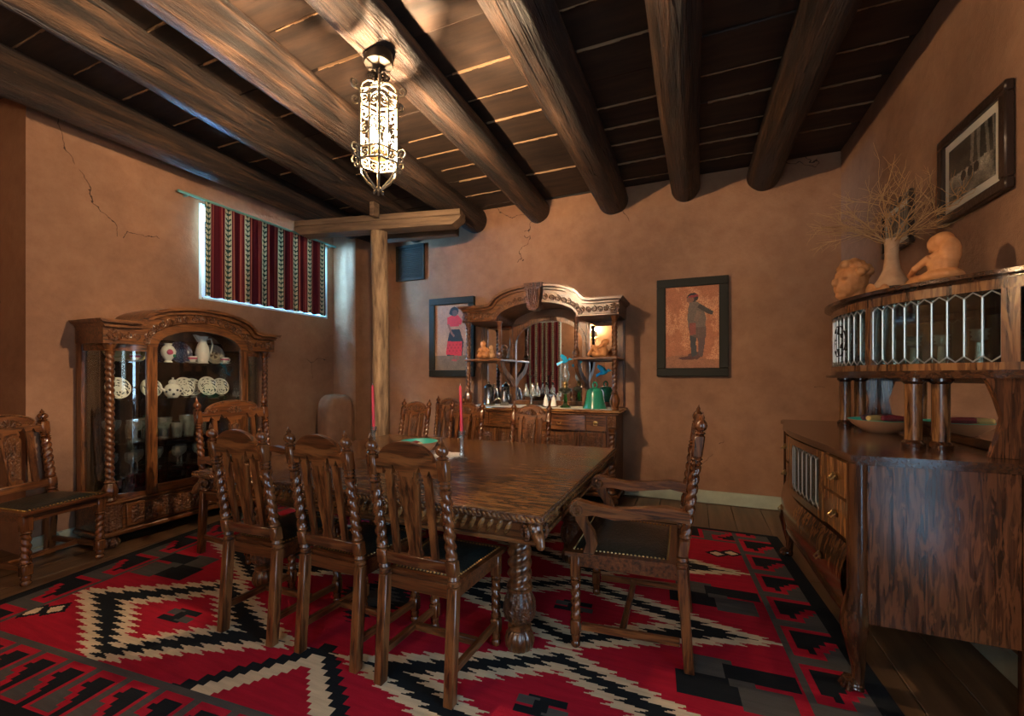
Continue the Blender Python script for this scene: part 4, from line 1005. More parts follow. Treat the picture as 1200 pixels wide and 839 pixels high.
# white pitcher
p = profile_thing('water_pitcher', [('body', [(.045, 0), (.05, .006), (.04, .018), (.052, .05), (.06, .10), (.05, .15), (.034, .19), (.032, .215), (.046, .25), (.044, .25), (.03, .215)], 'porcelain', 24)],
                  'tall white embossed porcelain pitcher on the top shelf', 'pitcher', None, cw(.12, .20, S4), (0, 0, PI / 2))
MB().tube([(.03, 0, .225), (.075, 0, .235), (.09, 0, .18), (.075, 0, .11), (.055, 0, .085)], .007, 8).build('handle', 'porcelain', p)
MB().prism([(-.03, .25), (-.075, .262), (-.036, .20)], -.02, .02, 'xz').build('spout', 'porcelain', p)
v = profile_thing('rose_vase', [('body', [(.028, 0), (.032, .008), (.022, .02), (.05, .065), (.056, .10), (.04, .135), (.024, .15), (.03, .165), (.027, .165)], 'porcelain', 20)],
                  'small bulbous vase painted with a red rose on the top shelf', 'vase', None, cw(-.18, .17, S4))
MB().ball((.047, -.012, .09), (.014, .026, .024), 10, 6).build('rose', 'rose', v); MB().ball((.05, .02, .06), (.008, .012, .014), 8, 5).build('leaf', 'bell_glaze', v)
tp = profile_thing('teapot', [('body', [(.035, 0), (.06, .03), (.066, .065), (.05, .10), (.03, .115), (.032, .135), (.03, .135)], 'porcelain', 20)], 'white teapot with dark flowers and a looped handle on the second shelf', 'teapot', None, cw(-.15, .16, S3), (0, 0, PI / 2))
MB().tube([(.055, 0, .105), (.105, 0, .125), (.115, 0, .075), (.06, 0, .04)], .006, 8).build('handle', 'porcelain', tp)
MB().tube([(-.05, 0, .05), (-.09, 0, .08), (-.105, 0, .13)], [.014, .010, .007], 8).build('spout', 'porcelain', tp)
MB().lathe([(.033, .135), (.02, .15), (.006, .155), (.009, .168), (.001, .172)], n=14).build('lid', 'porcelain', tp)
m = MB()
for k in range(7): a = -PI / 2 + (k - 3) * .42; m.ball((.063 * math.cos(a), .063 * math.sin(a), .05 + .022 * math.sin(k * 2.3)), .011, 6, 4)
m.build('flower_print', 'leaf_print', tp)
def cup(x, y, z, label):
    t = profile_thing('teacup', [('bowl', [(.014, .012), (.018, .016), (.032, .04), (.036, .062), (.033, .062), (.015, .022)], 'porcelain', 18)], label, 'cup', 'cups on the top shelf', cw(x, y, z))
    MB().tube([(0, .034, .055), (0, .052, .05), (0, .046, .03), (0, .03, .028)], .003, 6).build('handle', 'porcelain', t)
    MB().lathe([(.034, .036), (.0362, .05)], n=18, cap=False).build('rose_band', 'rose', t)
    s = profile_thing('saucer', [('dish', [(.02, .001), (.03, .004), (.055, .012), (.054, .014), (.02, .005), (.001, .005)], 'porcelain', 22)], label.replace('teacup', 'saucer under the cup'), 'saucer', 'cups on the top shelf', cw(x, y, z))
cup(-.44, .13, S4, 'rose-banded teacup in front of the mustard platters'); cup(-.02, .11, S4, 'rose-banded teacup between vase and white pitcher'); cup(.27, .12, S4, 'rose-banded teacup in front of the portrait plate')
# glassware on the lower shelves: one of each kind, then copies
def goblet(h, r, kind):
    if kind == 'goblet': pr = [(.034, 0), (.034, .003), (.006, .008), (.005, h * .42), (.012, h * .47), (r * .8, h * .58), (r, h * .75), (r * .95, h), (r * .9, h), (r * .92, h * .75), (r * .7, h * .6), (.002, h * .5)]
    elif kind == 'compote': pr = [(.04, 0), (.04, .004), (.01, .012), (.012, h * .45), (.03, h * .52), (r, h * .75), (r * 1.05, h), (r, h), (r * .92, h * .78), (.002, h * .56)]
    else: pr = [(r * .8, 0), (r * .82, .004), (r * .95, h * .5), (r, h), (r * .95, h), (r * .88, h * .5), (r * .7, .012), (.002, .01)]
    return pr
def glass_row(name, spots, z, h, r, kind, mat, label, cat, lob=8):
    first = None
    for (x, y) in spots:
        if first is None:
            m = MB(); m.lathe(goblet(h, r, kind), n=16, lobes=lob, amp=.03, cap=False); first = tag(m.build(name, mat, smooth=35, loc=cw(x, y, z)), label, cat, label)
        else:
            o = first.copy(); COL.objects.link(o); o.location = cw(x, y, z); o.rotation_euler = (0, 0, x * 7)
glass_row('glass_compote', [(-.55, .22), (-.44, .12), (-.33, .24), (-.24, .13), (.0, .22)], S2, .17, .058, 'compote', 'crystal', 'clear pressed-glass compote on the third shelf', 'glass')
glass_row('glass_tumbler', [(-.14, .12), (-.06, .10), (.06, .12), (-.17, .25), (-.38, .30)], S2, .12, .04, 'tumbler', 'crystal', 'clear cut-glass tumbler on the third shelf', 'glass')
glass_row('ruby_glass', [(.14, .24), (.24, .20), (.32, .26), (.10, .32)], S2, .19, .05, 'goblet', 'glass_ruby', 'dark ruby red goblet on the third shelf', 'glass')
glass_row('glass_goblet', [(-.56, .2), (-.47, .12), (-.38, .22), (-.29, .14), (-.22, .25), (-.13, .13), (-.05, .22), (.03, .12), (.11, .23), (.19, .13), (.27, .22), (.33, .12)], S1, .165, .042, 'goblet', 'crystal', 'clear cut-glass goblet on the fourth shelf', 'glass')
glass_row('emerald_tumbler', [(-.52, .18), (-.42, .25), (-.33, .13), (-.2, .2), (-.1, .12), (0, .22), (.1, .13), (.2, .22), (.3, .14)], S0, .13, .04, 'tumbler', 'glass_emerald', 'dark green glass tumbler on the cabinet floor', 'glass')
# ================================================================ MIRROR BUFFET (front = local -y, back against the far wall)
BX, BY = -1.545, 4.315
def bw_(x, y, z): return (BX + x, BY + y, z)
CT = .945
oak('oak_dull', 'Z', rough=.6, coat=0, flake=.3)
plain('font_dark', (.015, .02, .012), .15, coat=.6)
def buffet():
    t = thing('mirror_buffet', 'tall carved oak buffet with arched mirror, side shelves and twisted columns', 'buffet', (BX, BY, 0))
    D = .50
    MB().box(-.84, .84, .035, D, .11, .90, .005).build('carcass', 'oak_up', t)
    m = MB(); m.box(-.89, .89, -.015, D, CT - .03, CT, .008); m.build('counter_top', 'table_oak', t)
    MB().box(-.87, .87, .0, D, .895, CT - .031, .006).build('counter_moulding', 'oak_x', t)
    MB().box(-.87, .87, .0, D, .085, .12, .008).build('plinth', 'oak_x', t)
    for x in (-.8, .8):
        for y in (.05, .45): MB().lathe([(.04, 0), (.055, .02), (.058, .045), (.04, .086)], x, y, 40, 10, .05).build('foot', 'oak_carved', t)
    for sx in (-1, 1):
        x = sx * .80
        MB().box(x - .045, x + .045, .002, .036, .77, .893, .005).build('corner_block', 'oak_carved', t)
        turned_column(t, x, .02, .12, .77, .032, .05, sx, bulb=.18)
    def pull(p, x, z):
        m = MB(); m.ball((x, -.012, z + .008), (.026, .004, .016), 10, 6); m.tube([(x - .02, -.016, z + .004), (x - .016, -.02, z - .018), (x + .016, -.02, z - .018), (x + .02, -.016, z + .004)], .003, 6); m.build('pull', 'brass', p)
    def drawer(x0, x1, z0, z1, bow, pulls, carve):
        n = 10; o = [(x0, .036)] + [(x0 + (x1 - x0) * i / n, .012 - bow * math.sin(PI * i / n)) for i in range(n + 1)] + [(x1, .036)]
        d = MB().prism(o, z0, z1, 'xy').build('drawer', 'oak_x', t)
        for x in pulls:
            p = MB(); pull(d, x, (z0 + z1) / 2)
        if carve:
            m = MB(); scrolls(m, [(x0 + .05 + i * .055, (z0 + z1) / 2) for i in range(int((x1 - x0 - .06) / .055))], .026, .010 - bow * .6, tr=.006); m.build('drawer_carving', 'oak_carved', d)
    drawer(-.535, -.005, .735, .885, .03, (-.27,), False); drawer(.005, .535, .735, .885, .03, (.27,), False)
    drawer(-.745, -.545, .735, .885, .0, (-.645,), False); drawer(.545, .745, .735, .885, .0, (.645,), False)
    drawer(-.745, .745, .14, .33, .0, (-.42, .42), True)
    for x0, x1 in ((-.745, -.455), (-.445, -.005), (.005, .445), (.455, .745)):
        d = MB().box(x0, x1, .014, .036, .35, .715, .004).build('door', 'oak_up', t)
        MB().box(x0 + .035, x1 - .035, .008, .016, .385, .68, .004).build('door_panel', 'oak_carved', d)
        m = MB(); c = (x0 + x1) / 2; scrolls(m, [(c - .05, .60), (c + .05, .60), (c - .05, .48), (c + .05, .48)], .045, .008, tr=.008); m.build('door_scrolls', 'oak_carved', d)
        MB().box((x1 if c < 0 else x0) - .008 + (-.012 if c < 0 else .012), (x1 if c < 0 else x0) + .008 + (-.012 if c < 0 else .012), .008, .014, .50, .55, .002).build('lock_plate', 'brass', d)
    # upper back with mirrors
    MB().box(-.86, .86, D - .02, D, CT, 1.9, .003).build('back_board', 'oak_up', t)
    cm = [(-.40, 1.0), (.40, 1.0)] + arch_path(.40, 1.66, .26)
    MB().prism(cm, D - .028, D - .021, 'xz').build('centre_mirror', 'mirror', t)
    fr = arch_path(.40, 1.66, .26); fo = arch_path(.445, 1.66, .31)
    m = MB(); m.prism(fr + fo[::-1], D - .05, D - .021, 'xz'); m.box(-.445, -.40, D - .05, D - .021, .99, 1.66, .004); m.box(.40, .445, D - .05, D - .021, .99, 1.66, .004); m.box(-.445, .445, D - .05, D - .021, .955, 1.0, .004); m.build('mirror_frame', 'oak_up', t)
    for sx in (-1, 1):
        for z0, z1 in ((1.0, 1.44), (1.495, 1.86)):
            a, b = sorted((sx * .48, sx * .77)); MB().box(a, b, D - .028, D - .021, z0, z1, .001).build('side_mirror', 'mirror', t)
        m = MB(); a, b = sorted((sx * .77, sx * .85)); m.box(a, b, D - .045, D - .021, .955, 1.88, .004); a, b = sorted((sx * .446, sx * .48)); m.box(a, b, D - .045, D - .021, .955, 1.88, .004); m.build('mirror_stile', 'oak_up', t)
        turned_column(t, sx * .82, .06, CT, 1.885, .029, .046, sx, bulb=.17)
        a, b = sorted((sx * .40, sx * .855)); MB().box(a, b, .02, D - .022, 1.45, 1.475, .006).build('shelf', 'oak_x', t)
        turned_column(t, sx * .43, .06, 1.475, 1.885, .022, .04, sx, bulb=.09)
        P = [(.03, 1.45), (.05, 1.40), (.12, 1.32), (.22, 1.27), (.34, 1.22), (.40, 1.16), (.45, 1.165), (.465, 1.21), (.42, 1.26), (.33, 1.30), (.23, 1.345), (.16, 1.40), (.14, 1.45)]
        MB().prism(P, sx * .43 - .02, sx * .43 + .02, 'yz').build('bracket', 'oak_dull', t)
    # hood
    bot = [(-.87, 1.885), (-.455, 1.885)] + arch_path(.45, 1.885, .175)[::-1][1:-1] + [(.455, 1.885), (.87, 1.885)]
    top = [(.87, 2.01), (.56, 2.01), (.50, 2.02)] + arch_path(.47, 2.03, .165)[1:-1] + [(-.50, 2.02), (-.56, 2.01), (-.87, 2.01)]
    MB().prism(bot + top, .02, D, 'xz').build('hood', 'oak_x', t)
    tp_ = top[::-1]
    def offs(e, w): return [(x * (1 + w), z + e) for x, z in tp_]
    m = MB(); m.prism(tp_ + offs(.025, .015)[::-1], -.005, D, 'xz'); m.prism(offs(.025, .03) + offs(.052, .05)[::-1], -.04, D, 'xz'); m.build('cornice', 'oak_x', t, smooth=30)
    m = MB(); m.prism(arch_path(.45, 1.885, .175) + arch_path(.475, 1.885, .20)[::-1], .0, .03, 'xz'); m.box(-.87, -.455, .0, .03, 1.885, 1.905, .004); m.box(.455, .87, .0, .03, 1.885, 1.905, .004); m.build('hood_bead', 'oak_twist', t)
    for sx in (-1, 1):
        m = MB(); scrolls(m, [(sx * (.80 - i * .06), 1.955) for i in range(6)], .03, .016, -sx, tr=.008)
        P = [(sx * .475 * math.cos(a), 1.905 + .21 * math.sin(a)) for a in [PI * (i + .6) / 20 for i in range(9)]]
        scrolls(m, P, .033, .016, tr=.009); m.build('frieze_carving', 'oak_carved', t)
    for sx in (-1, 1): MB().lathe([(.05, 0), (.045, .014), (.022, .016), (.02, .026), (.005, .03)], n=24, lobes=8, amp=.12, xf=lambda p, sx=sx: Vector((sx * .825 + p.x, .019 - p.z, 1.95 + p.y))).build('rosette', 'oak_carved', t)
    m = MB(); m.prism([(-.065, 2.0), (-.085, 2.20), (-.10, 2.215), (-.10, 2.255), (.10, 2.255), (.10, 2.215), (.085, 2.20), (.065, 2.0), (.035, 1.97), (-.035, 1.97)], -.06, .06, 'xz')
    for i in range(5): m.tube([(-.05 + i * .025, -.06, 2.19), (-.045 + i * .0225, -.072, 2.12), (-.02 + i * .01, -.062, 2.0)], [.009, .011, .006], 6)
    m.build('keystone', 'oak_carved', t)
buffet()
m = MB(); n = 36; o = [(-.78, .03), (.80, .03), (.80, .40), (-.78, .40)]
m.box(-.80, .80, .015, .42, 0, .004, .001)
for i in range(40): m.ball((-.78 + i * .04, .012, .002), (.018, .012, .002), 8, 4)
tag(m.build('lace_runner', 'runner', loc=bw_(0, 0, CT + .0005)), 'cream lace runner along the buffet top', 'runner')
CZ = CT + .0048
# tankard, cruet stand, lamp, bell
t = thing('pewter_tankard', 'lidded pewter tankard on the buffet beside the twisted column', 'tankard', bw_(-.64, .22, CZ))
MB().lathe([(.072, 0), (.075, .012), (.068, .02), (.064, .10), (.058, .19), (.062, .2), (.05, .22), (.03, .235), (.012, .245), (.014, .26), (.004, .268)], n=24).build('body', 'pewter', t)
MB().tube([(.055, 0, .19), (.105, 0, .185), (.115, 0, .12), (.09, 0, .06), (.066, 0, .05)], .007, 8).build('handle', 'pewter', t); MB().box(.05, .075, -.008, .008, .2, .24, .003).build('thumb_lift', 'pewter', t)
t = thing('coffee_pot', 'small dark metal pot beside the pewter tankard', 'pot', bw_(-.46, .26, CZ))
MB().lathe([(.05, 0), (.055, .01), (.05, .09), (.03, .15), (.034, .17), (.012, .185), (.004, .2)], n=20).build('body', 'pewter', t); MB().tube([(.04, 0, .13), (.085, 0, .12), (.08, 0, .05), (.05, 0, .03)], .006, 8).build('handle', 'iron', t)
MB().tube([(-.045, 0, .05), (-.08, 0, .09), (-.09, 0, .13)], [.012, .008, .006], 8).build('spout', 'pewter', t)
t = thing('cruet_stand', 'silver cruet stand with glass bottles in front of the arched mirror', 'cruet stand', bw_(-.10, .17, CZ))
MB().lathe([(.06, 0), (.055, .015), (.015, .03), (.01, .06), (.012, .10), (.10, .108), (.10, .116), (.006, .118), (.006, .33), (.012, .34)], n=24).build('stand', 'pewter', t)
P = [(.04 * math.cos(a), 0, .365 + .035 * math.sin(a)) for a in [2 * PI * i / 16 for i in range(16)]]; MB().tube(P, .004, 6, True).build('ring_handle', 'pewter', t)
for k in range(5):
    a = 2 * PI * k / 5 + .3; b = MB(); x, y = .068 * math.cos(a), .068 * math.sin(a)
    b.lathe([(.026, .118), (.03, .13), (.028, .17), (.014, .20), (.012, .225), (.016, .228)], x, y, 12, cap=False); b_ = b.build('cruet_bottle', 'crystal', t)
    MB().lathe([(.014, .225), (.013, .25), (.004, .262)], x, y, 10).build('stopper', 'pewter', b_)
t = thing('bell_castor', 'silver bell-shaped salt castors on a small tray near the green lamp', 'tray', bw_(.09, .24, CZ))
MB().lathe([(.09, .0), (.095, .006), (.09, .008), (.002, .008)], n=24).build('tray', 'pewter', t)
for x in (-.045, .045): MB().lathe([(.032, .008), (.03, .03), (.022, .07), (.016, .10), (.006, .115), (.008, .125), (.002, .13)], x, 0, 16).build('castor', 'porcelain', t)
t = thing('oil_lamp', 'small green glass oil lamp with clear chimney on the buffet', 'lamp', bw_(.285, .17, CZ))
MB().lathe([(.062, 0), (.06, .008), (.035, .02), (.018, .05), (.022, .09), (.016, .12), (.02, .14)], n=12, lobes=6, amp=.04).build('foot', 'glass_green', t, smooth=25)
MB().lathe([(.02, .14), (.05, .155), (.07, .175), (.065, .2), (.03, .215)], n=18).build('font', 'font_dark', t)
MB().lathe([(.028, .215), (.03, .225), (.022, .24), (.03, .255), (.024, .275), (.012, .285)], n=16).build('burner', 'brass', t)
MB().lathe([(.026, .27), (.045, .31), (.048, .34), (.03, .40), (.026, .46), (.03, .47), (.027, .47)], n=20, cap=False).build('chimney', 'crystal', t)
MB().tube([(.03, 0, .24), (.06, 0, .24)], .003, 6).build('wick_knob', 'brass', t)
t = thing('ceramic_bell', 'green glazed bell-shaped pot on the buffet beside the small oil lamp', 'bell', bw_(.60, .17, CZ))
MB().lathe([(.125, 0), (.122, .012), (.105, .05), (.092, .12), (.085, .18), (.06, .205), (.03, .215)], n=32).build('body', 'bell_glaze', t)
P = [(.022 * math.cos(a), 0, .24 + .03 * math.sin(a)) for a in [2 * PI * i / 16 for i in range(16)]]; MB().tube(P, .009, 8, True).build('loop', 'bell_glaze', t)
# clay figures built as one smooth skin each
def clay(name, blobs, mat, label, cat, loc, rz=0, vox=.006, tubes=(), extra=None):
    m = MB()
    for c, r, ro in blobs: m.ball(c, r, 14, 10, rot=ro)
    for P, rr in tubes: m.tube(P, rr, 10)
    o = m.build(name, mat, loc=loc, rot=(0, 0, rz)); md = o.modifiers.new('skin', 'REMESH'); md.mode = 'VOXEL'; md.voxel_size = vox; md.use_smooth_shade = True
    sm = o.modifiers.new('soften', 'SMOOTH'); sm.factor = .5; sm.iterations = 1
    return tag(o, label, cat)
seated = [((0, 0, .05), (.055, .06, .05), None), ((0, .01, .10), (.04, .04, .06), None), ((0, -.0, .17), (.03, .032, .034), None), ((0, .012, .178), (.034, .034, .032), None), ((-.045, -.05, .04), (.022, .06, .03), (0, 0, .4)), ((.045, -.05, .04), (.022, .06, .03), (0, 0, -.4)), ((0, -.032, .165), (.006, .008, .006), None)]
stub = [([(-.04, .0, .125), (-.06, -.03, .085), (-.03, -.07, .07)], [.016, .014, .012]), ([(.04, .0, .125), (.06, -.03, .085), (.03, -.07, .07)], [.016, .014, .012])]
clay('clay_figure', seated, 'terracotta', 'seated clay child figure on the buffet shelf beside the painting of a woman', 'figurine', bw_(-.68, .16, 1.475), .5, tubes=stub)
clay('clay_figure', [((-.015, 0, .045), (.04, .045, .04), None), ((-.015, 0, .09), (.028, .03, .04), None), ((-.015, -.005, .135), (.024, .026, .028), None)], 'terracotta_pale', 'small pale clay figure leaning on the seated clay child', 'figurine', bw_(-.585, .20, 1.475), -.3)
recl = [((.06, 0, .07), (.045, .045, .07), (0, -.3, 0)), ((.075, 0, .15), (.034, .034, .038), None), ((.088, .0, .155), (.036, .036, .036), None), ((0, 0, .035), (.07, .05, .035), None)]
clay('clay_figure', recl, 'terracotta', 'clay figure with raised knees on the buffet shelf above the green bell', 'figurine', bw_(.63, .15, 1.475), 0,
     tubes=[([(.02, -.025, .03), (-.04, -.03, .11), (-.085, -.03, .02)], [.026, .024, .018]), ([(.02, .025, .03), (-.055, .03, .10), (-.105, .03, .02)], [.026, .024, .018]), ([(.07, -.04, .12), (.01, -.05, .10), (-.035, -.035, .115)], [.016, .014, .012])])
def bird(name, loc, rz, label, s=1):
    t = thing(name, label, 'ornament', loc, rz); k = s
    m = MB(); m.ball((0, 0, 0), (.035 * k, .016 * k, .016 * k), 12, 8, rot=(0, -.4, 0)); m.ball((.04 * k, 0, .02 * k), (.014 * k, .012 * k, .013 * k), 10, 6); m.tube([(.05 * k, 0, .02 * k), (.075 * k, 0, .018 * k)], [.005 * k, .001], 6); m.build('body', 'blue_glass', t)
    for sg in (-1, 1): MB().prism([(-.02 * k, 0), (.02 * k, .01 * k), (.01 * k, .045 * k), (-.03 * k, .07 * k), (-.045 * k, .05 * k)], sg * .010 * k, sg * .016 * k, 'xz', xf=lambda p, sg=sg: Vector((p.x, p.y + sg * p.z * .5, p.z))).build('wing', 'blue_glass', t)
    MB().prism([(-.025 * k, -.012 * k), (-.075 * k, -.045 * k), (-.085 * k, -.02 * k), (-.03 * k, .006 * k)], -.008 * k, .008 * k, 'xz').build('tail', 'blue_glass', t)
    return t
b1 = bird('glass_bird', bw_(.285, .17, CZ + .49), .2, 'bright blue glass bird perched on the lamp chimney', 1.1)
b2 = bird('glass_bird', bw_(.64, .455, 1.32), -.3, 'bright blue glass bird added in place of a blue reflection in the side mirror', 1.25)  # made-up ornament standing in for a blue mirror reflection
MB().tube([(0, 0, .015), (0, 0, .13)], .0012, 5).build('added_wire', 'pewter', b2)
# ================================================================ BOW-FRONT SIDEBOARD along the photograph wall (built in room axes)
SX, SY = .9, 2.88
def sideboard():
    t = thing('bow_front_sideboard', 'dark tiger oak bow-front sideboard with leaded glass display on columns', 'sideboard', (SX, SY, 0))
    def P(L_): return [(x - SX, y - SY) for x, y in L_]
    XB = 1.17
    front = [(.575, 2.115), (.572, 2.2), (.555, 2.42), (.525, 2.68), (.505, 2.93), (.512, 3.15), (.545, 3.35), (.575, 3.48), (.568, 3.58), (.60, 3.68)]
    def shift(d, y0=0, y1=0): return [(x + d, min(max(y, 2.115 + y0), 3.68 - y1)) for x, y in front]
    ctop = shift(0) + [(XB, 3.68), (XB, 2.115)]
    m = MB(); m.prism(P(ctop), .946, .967, 'xy'); c = m.build('counter_top', 'side_dark', t, smooth=30)
    m = MB(); m.prism(P(shift(.018, .016, .016) + [(XB, 3.664), (XB, 2.131)]), .928, .946, 'xy'); m.build('counter_moulding', 'side_dark', t, smooth=30)
    def cut(y0, y1, d):
        def xat(y):
            for (xa, ya), (xb, yb) in zip(front, front[1:]):
                if ya <= y <= yb: return xa + (xb - xa) * (y - ya) / max(1e-6, yb - ya) + d
            return front[-1][0] + d
        n = 8; return [(xat(y0 + (y1 - y0) * i / n), y0 + (y1 - y0) * i / n) for i in range(n + 1)]
    def block(nm, y0, y1, z0, z1, d, back, mat):
        return MB().prism(P(cut(y0, y1, d) + [(back, y1), (back, y0)]), z0, z1, 'xy').build(nm, mat, t, smooth=30)
    block('drawer_case', 2.16, 2.48, .58, .928, .045, 1.13, 'side_oak'); block('far_case', 3.06, 3.64, .58, .928, .045, 1.13, 'side_oak')
    block('lower_case', 2.16, 3.64, .30, .58, .05, 1.13, 'side_oak'); MB().box(.98 - SX, 1.13 - SX, 2.485 - SY, 3.055 - SY, .58, .928, .003).build('niche_back', 'back_dark', t)
    # end panel that faces the room
    MB().box(.635 - SX, 1.085 - SX, 2.138 - SY, 2.16 - SY, .295, .928, .003).build('end_panel', 'side_oak', t)
    MB().box(1.085 - SX, 1.135 - SX, 2.13 - SY, 2.17 - SY, .001, .928, .005).build('rear_leg', 'side_stile', t)
    MB().box(1.085 - SX, 1.135 - SX, 3.60 - SY, 3.64 - SY, .001, .928, .005).build('rear_leg', 'side_stile', t)
    # swelling drawers
    def pull(p, y, z, d):
        x = cut(y, y + .001, d)[0][0] - SX; yy = y - SY; m = MB(); m.ball((x - .004, yy, z), (.005, .034, .017), 8, 8)
        m.tube([(x - .006, yy - .024, z + .004), (x - .022, yy - .02, z - .014), (x - .022, yy + .02, z - .014), (x - .006, yy + .024, z + .004)], .0035, 6); m.build('pull', 'brass', p)
    for z0, z1 in ((.765, .915), (.60, .75)):
        d = MB().prism(P(cut(2.20, 2.465, .018) + cut(2.20, 2.465, .046)[::-1]), z0, z1, 'xy').build('drawer', 'side_flame', t, smooth=30); pull(d, 2.33, (z0 + z1) / 2, .016)
        d = MB().prism(P(cut(3.08, 3.38, .018) + cut(3.08, 3.38, .046)[::-1]), z0, z1, 'xy').build('drawer', 'side_flame', t, smooth=30); pull(d, 3.2, (z0 + z1) / 2, .016)
    n = 12; rows = []
    for k in range(9):                                     # bulging long drawer: swells out and down to a shaped lower edge
        q = k / 8; z = .565 - q * .25; b = .035 * math.sin(PI * q) + .012
        rows.append([(x - SX - b, y - SY, z + .03 * math.cos((y - 2.9) * 5.2) * q) for x, y in cut(2.22, 3.56, .045)])
    m = MB(); m.rings(rows, False, False); m.rings([[(p[0] + .05, p[1], p[2]) for p in r] for r in rows], False, False)
    d = m.build('long_drawer', 'side_flame', t, smooth=60); pull(d, 2.45, .44, -.002); pull(d, 3.25, .44, -.002)
    m = MB(); m.tube([(p[0] - .004, p[1], p[2] - .006) for p in rows[-1]], .012, 8); m.build('lower_bead', 'side_dark', t)
    # leaded door
    dr = bpy.data.objects.new('leaded_door', None); COL.objects.link(dr); dr.parent = t
    for y0, y1 in ((2.485, 2.53), (3.01, 3.055)): MB().prism(P(cut(y0, y1, .02) + cut(y0, y1, .05)[::-1]), .59, .92, 'xy').build('door_stile', 'side_flame', dr)
    for z0, z1 in ((.59, .625), (.885, .92)): MB().prism(P(cut(2.53, 3.01, .02) + cut(2.53, 3.01, .05)[::-1]), z0, z1, 'xy').build('door_rail', 'side_flame', dr)
    for i in range(7): y_ = 2.535 + .47 * i / 7; MB().prism(P(cut(y_, y_ + .47 / 7, .034) + cut(y_, y_ + .47 / 7, .037)[::-1]), .626, .884, 'xy').build('glass_pane', 'leaded', dr)
    m = MB(); k = 7
    pts = cut(2.53, 3.01, .032)
    def on(y, d=.032): return cut(y, y + .0005, d)[0][0] - SX
    for i in range(k + 1):
        y = 2.535 + .47 * i / k; m.tube([(on(y), y - SY, .65), (on(y), y - SY, .86)], .0035, 5)
        if i < k:
            y2 = y + .47 / k; ym = (y + y2) / 2
            m.tube([(on(y), y - SY, .86), (on(ym), ym - SY, .884), (on(y2), y2 - SY, .86)], .0035, 5); m.tube([(on(y), y - SY, .65), (on(ym), ym - SY, .627), (on(y2), y2 - SY, .65)], .0035, 5)
    m.build('lead_came', 'lead_came', dr)
    # corner stiles and cabriole legs with claw feet
    for y, s in ((2.165, 1), (3.60, -1)):
        x = .612 if s > 0 else .625
        MB().lathe([(.036, .30), (.036, .928)], x - SX, y - SY, 20).build('corner_stile', 'side_stile', t)
        l = MB(); l.tube([(x - SX, y - SY, .42), (x - .006 - SX, y - SY, .34), (x - .014 - SX, y - .006 * s - SY, .28), (x - .008 - SX, y - SY, .20), (x + .002 - SX, y - SY, .11), (x + .0 - SX, y - SY, .055), (x - .008 - SX, y - .004 * s - SY, .022)], [.036, .046, .05, .036, .024, .022, .03], 14)
        lg = l.build('cabriole_leg', 'side_stile', t, smooth=60)
        m = MB(); m.ball((x - .008 - SX, y - SY, .024 + RUGZ), (.032, .032, .024), 12, 8)
        for q in range(4):
            a = PI + (q - 1.5) * .55 * 1; m.tube([(x - .004 - SX, y - SY, .06), (x - .008 + .036 * math.cos(a) - SX, y + .036 * math.sin(a) * s - SY, .045), (x - .008 + .05 * math.cos(a) - SX, y + .05 * math.sin(a) * s - SY, .02)], [.009, .013, .009], 8)
        m.build('claw_foot', 'side_dark', lg)
    # display case on columns
    R0, CX, CY = .88, 1.62, 2.95
    def pol(f, r=R0): return (CX - r * math.cos(math.radians(f)) - SX, CY + r * math.sin(math.radians(f)) - SY)
    def band(nm, f0, f1, r0, r1, z0, z1, mat, par=t, n=24):
        a = [pol(f0 + (f1 - f0) * i / n, r1) for i in range(n + 1)]; b = [pol(f0 + (f1 - f0) * i / n, r0) for i in range(n + 1)]
        return MB().prism(a + b[::-1], z0, z1, 'xy').build(nm, mat, par, smooth=30)
    def dslab(nm, r, z0, z1, mat):
        a = [pol(-58 + 116 * i / 40, r) for i in range(41)]; xb = XB - SX; a = [(min(p[0], xb), p[1]) for p in a]
        return MB().prism(a + [(xb, a[-1][1]), (xb, a[0][1])], z0, z1, 'xy').build(nm, mat, t, smooth=30)
    dslab('case_floor', R0 + .005, 1.285, 1.305, 'side_dark'); dslab('case_floor_moulding', R0 + .028, 1.272, 1.285, 'side_dark')
    dslab('case_top', R0 + .005, 1.655, 1.668, 'side_dark'); dslab('case_cornice', R0 + .035, 1.668, 1.685, 'side_dark')
    band('case_rail', -57, 57, R0 - .025, R0, 1.305, 1.335, 'side_flame'); band('case_rail', -57, 57, R0 - .025, R0, 1.615, 1.655, 'side_flame')
    for f in (-54, -20, 20, 54):
        w = 1.6 if abs(f) > 50 else 1.1; band('case_stile', f - w, f + w, R0 - .025, R0 + .003, 1.335, 1.615, 'side_flame', n=4)
    MB().box(XB - .02 - SX, XB - SX, 2.22 - SY, 3.68 - SY, 1.305, 1.655, .002).build('case_back', 'dim_mirror', t)
    for f0, f1, k in ((-52.4, -21.1, 9), (-18.9, 18.9, 11), (21.1, 52.4, 9)):
        m = MB(); st = (f1 - f0) / k; r = R0 - .0085
        def q(f, z): a = pol(f, r); return (a[0], a[1], z)
        for i in range(k + 1):
            f = f0 + st * i; m.tube([q(f, 1.36), q(f, 1.592)], .0032, 5)
            if i < k: m.tube([q(f, 1.592), q(f + st / 2, 1.613), q(f + st, 1.592)], .0032, 5); m.tube([q(f, 1.36), q(f + st / 2, 1.338), q(f + st, 1.36)], .0032, 5)
        g = m.build('leaded_window', 'lead_came', t)
        for i in range(k): band('glass_pane', f0 + st * i, f0 + st * (i + 1), R0 - .014, R0 - .011, 1.336, 1.614, 'leaded', g, 2)
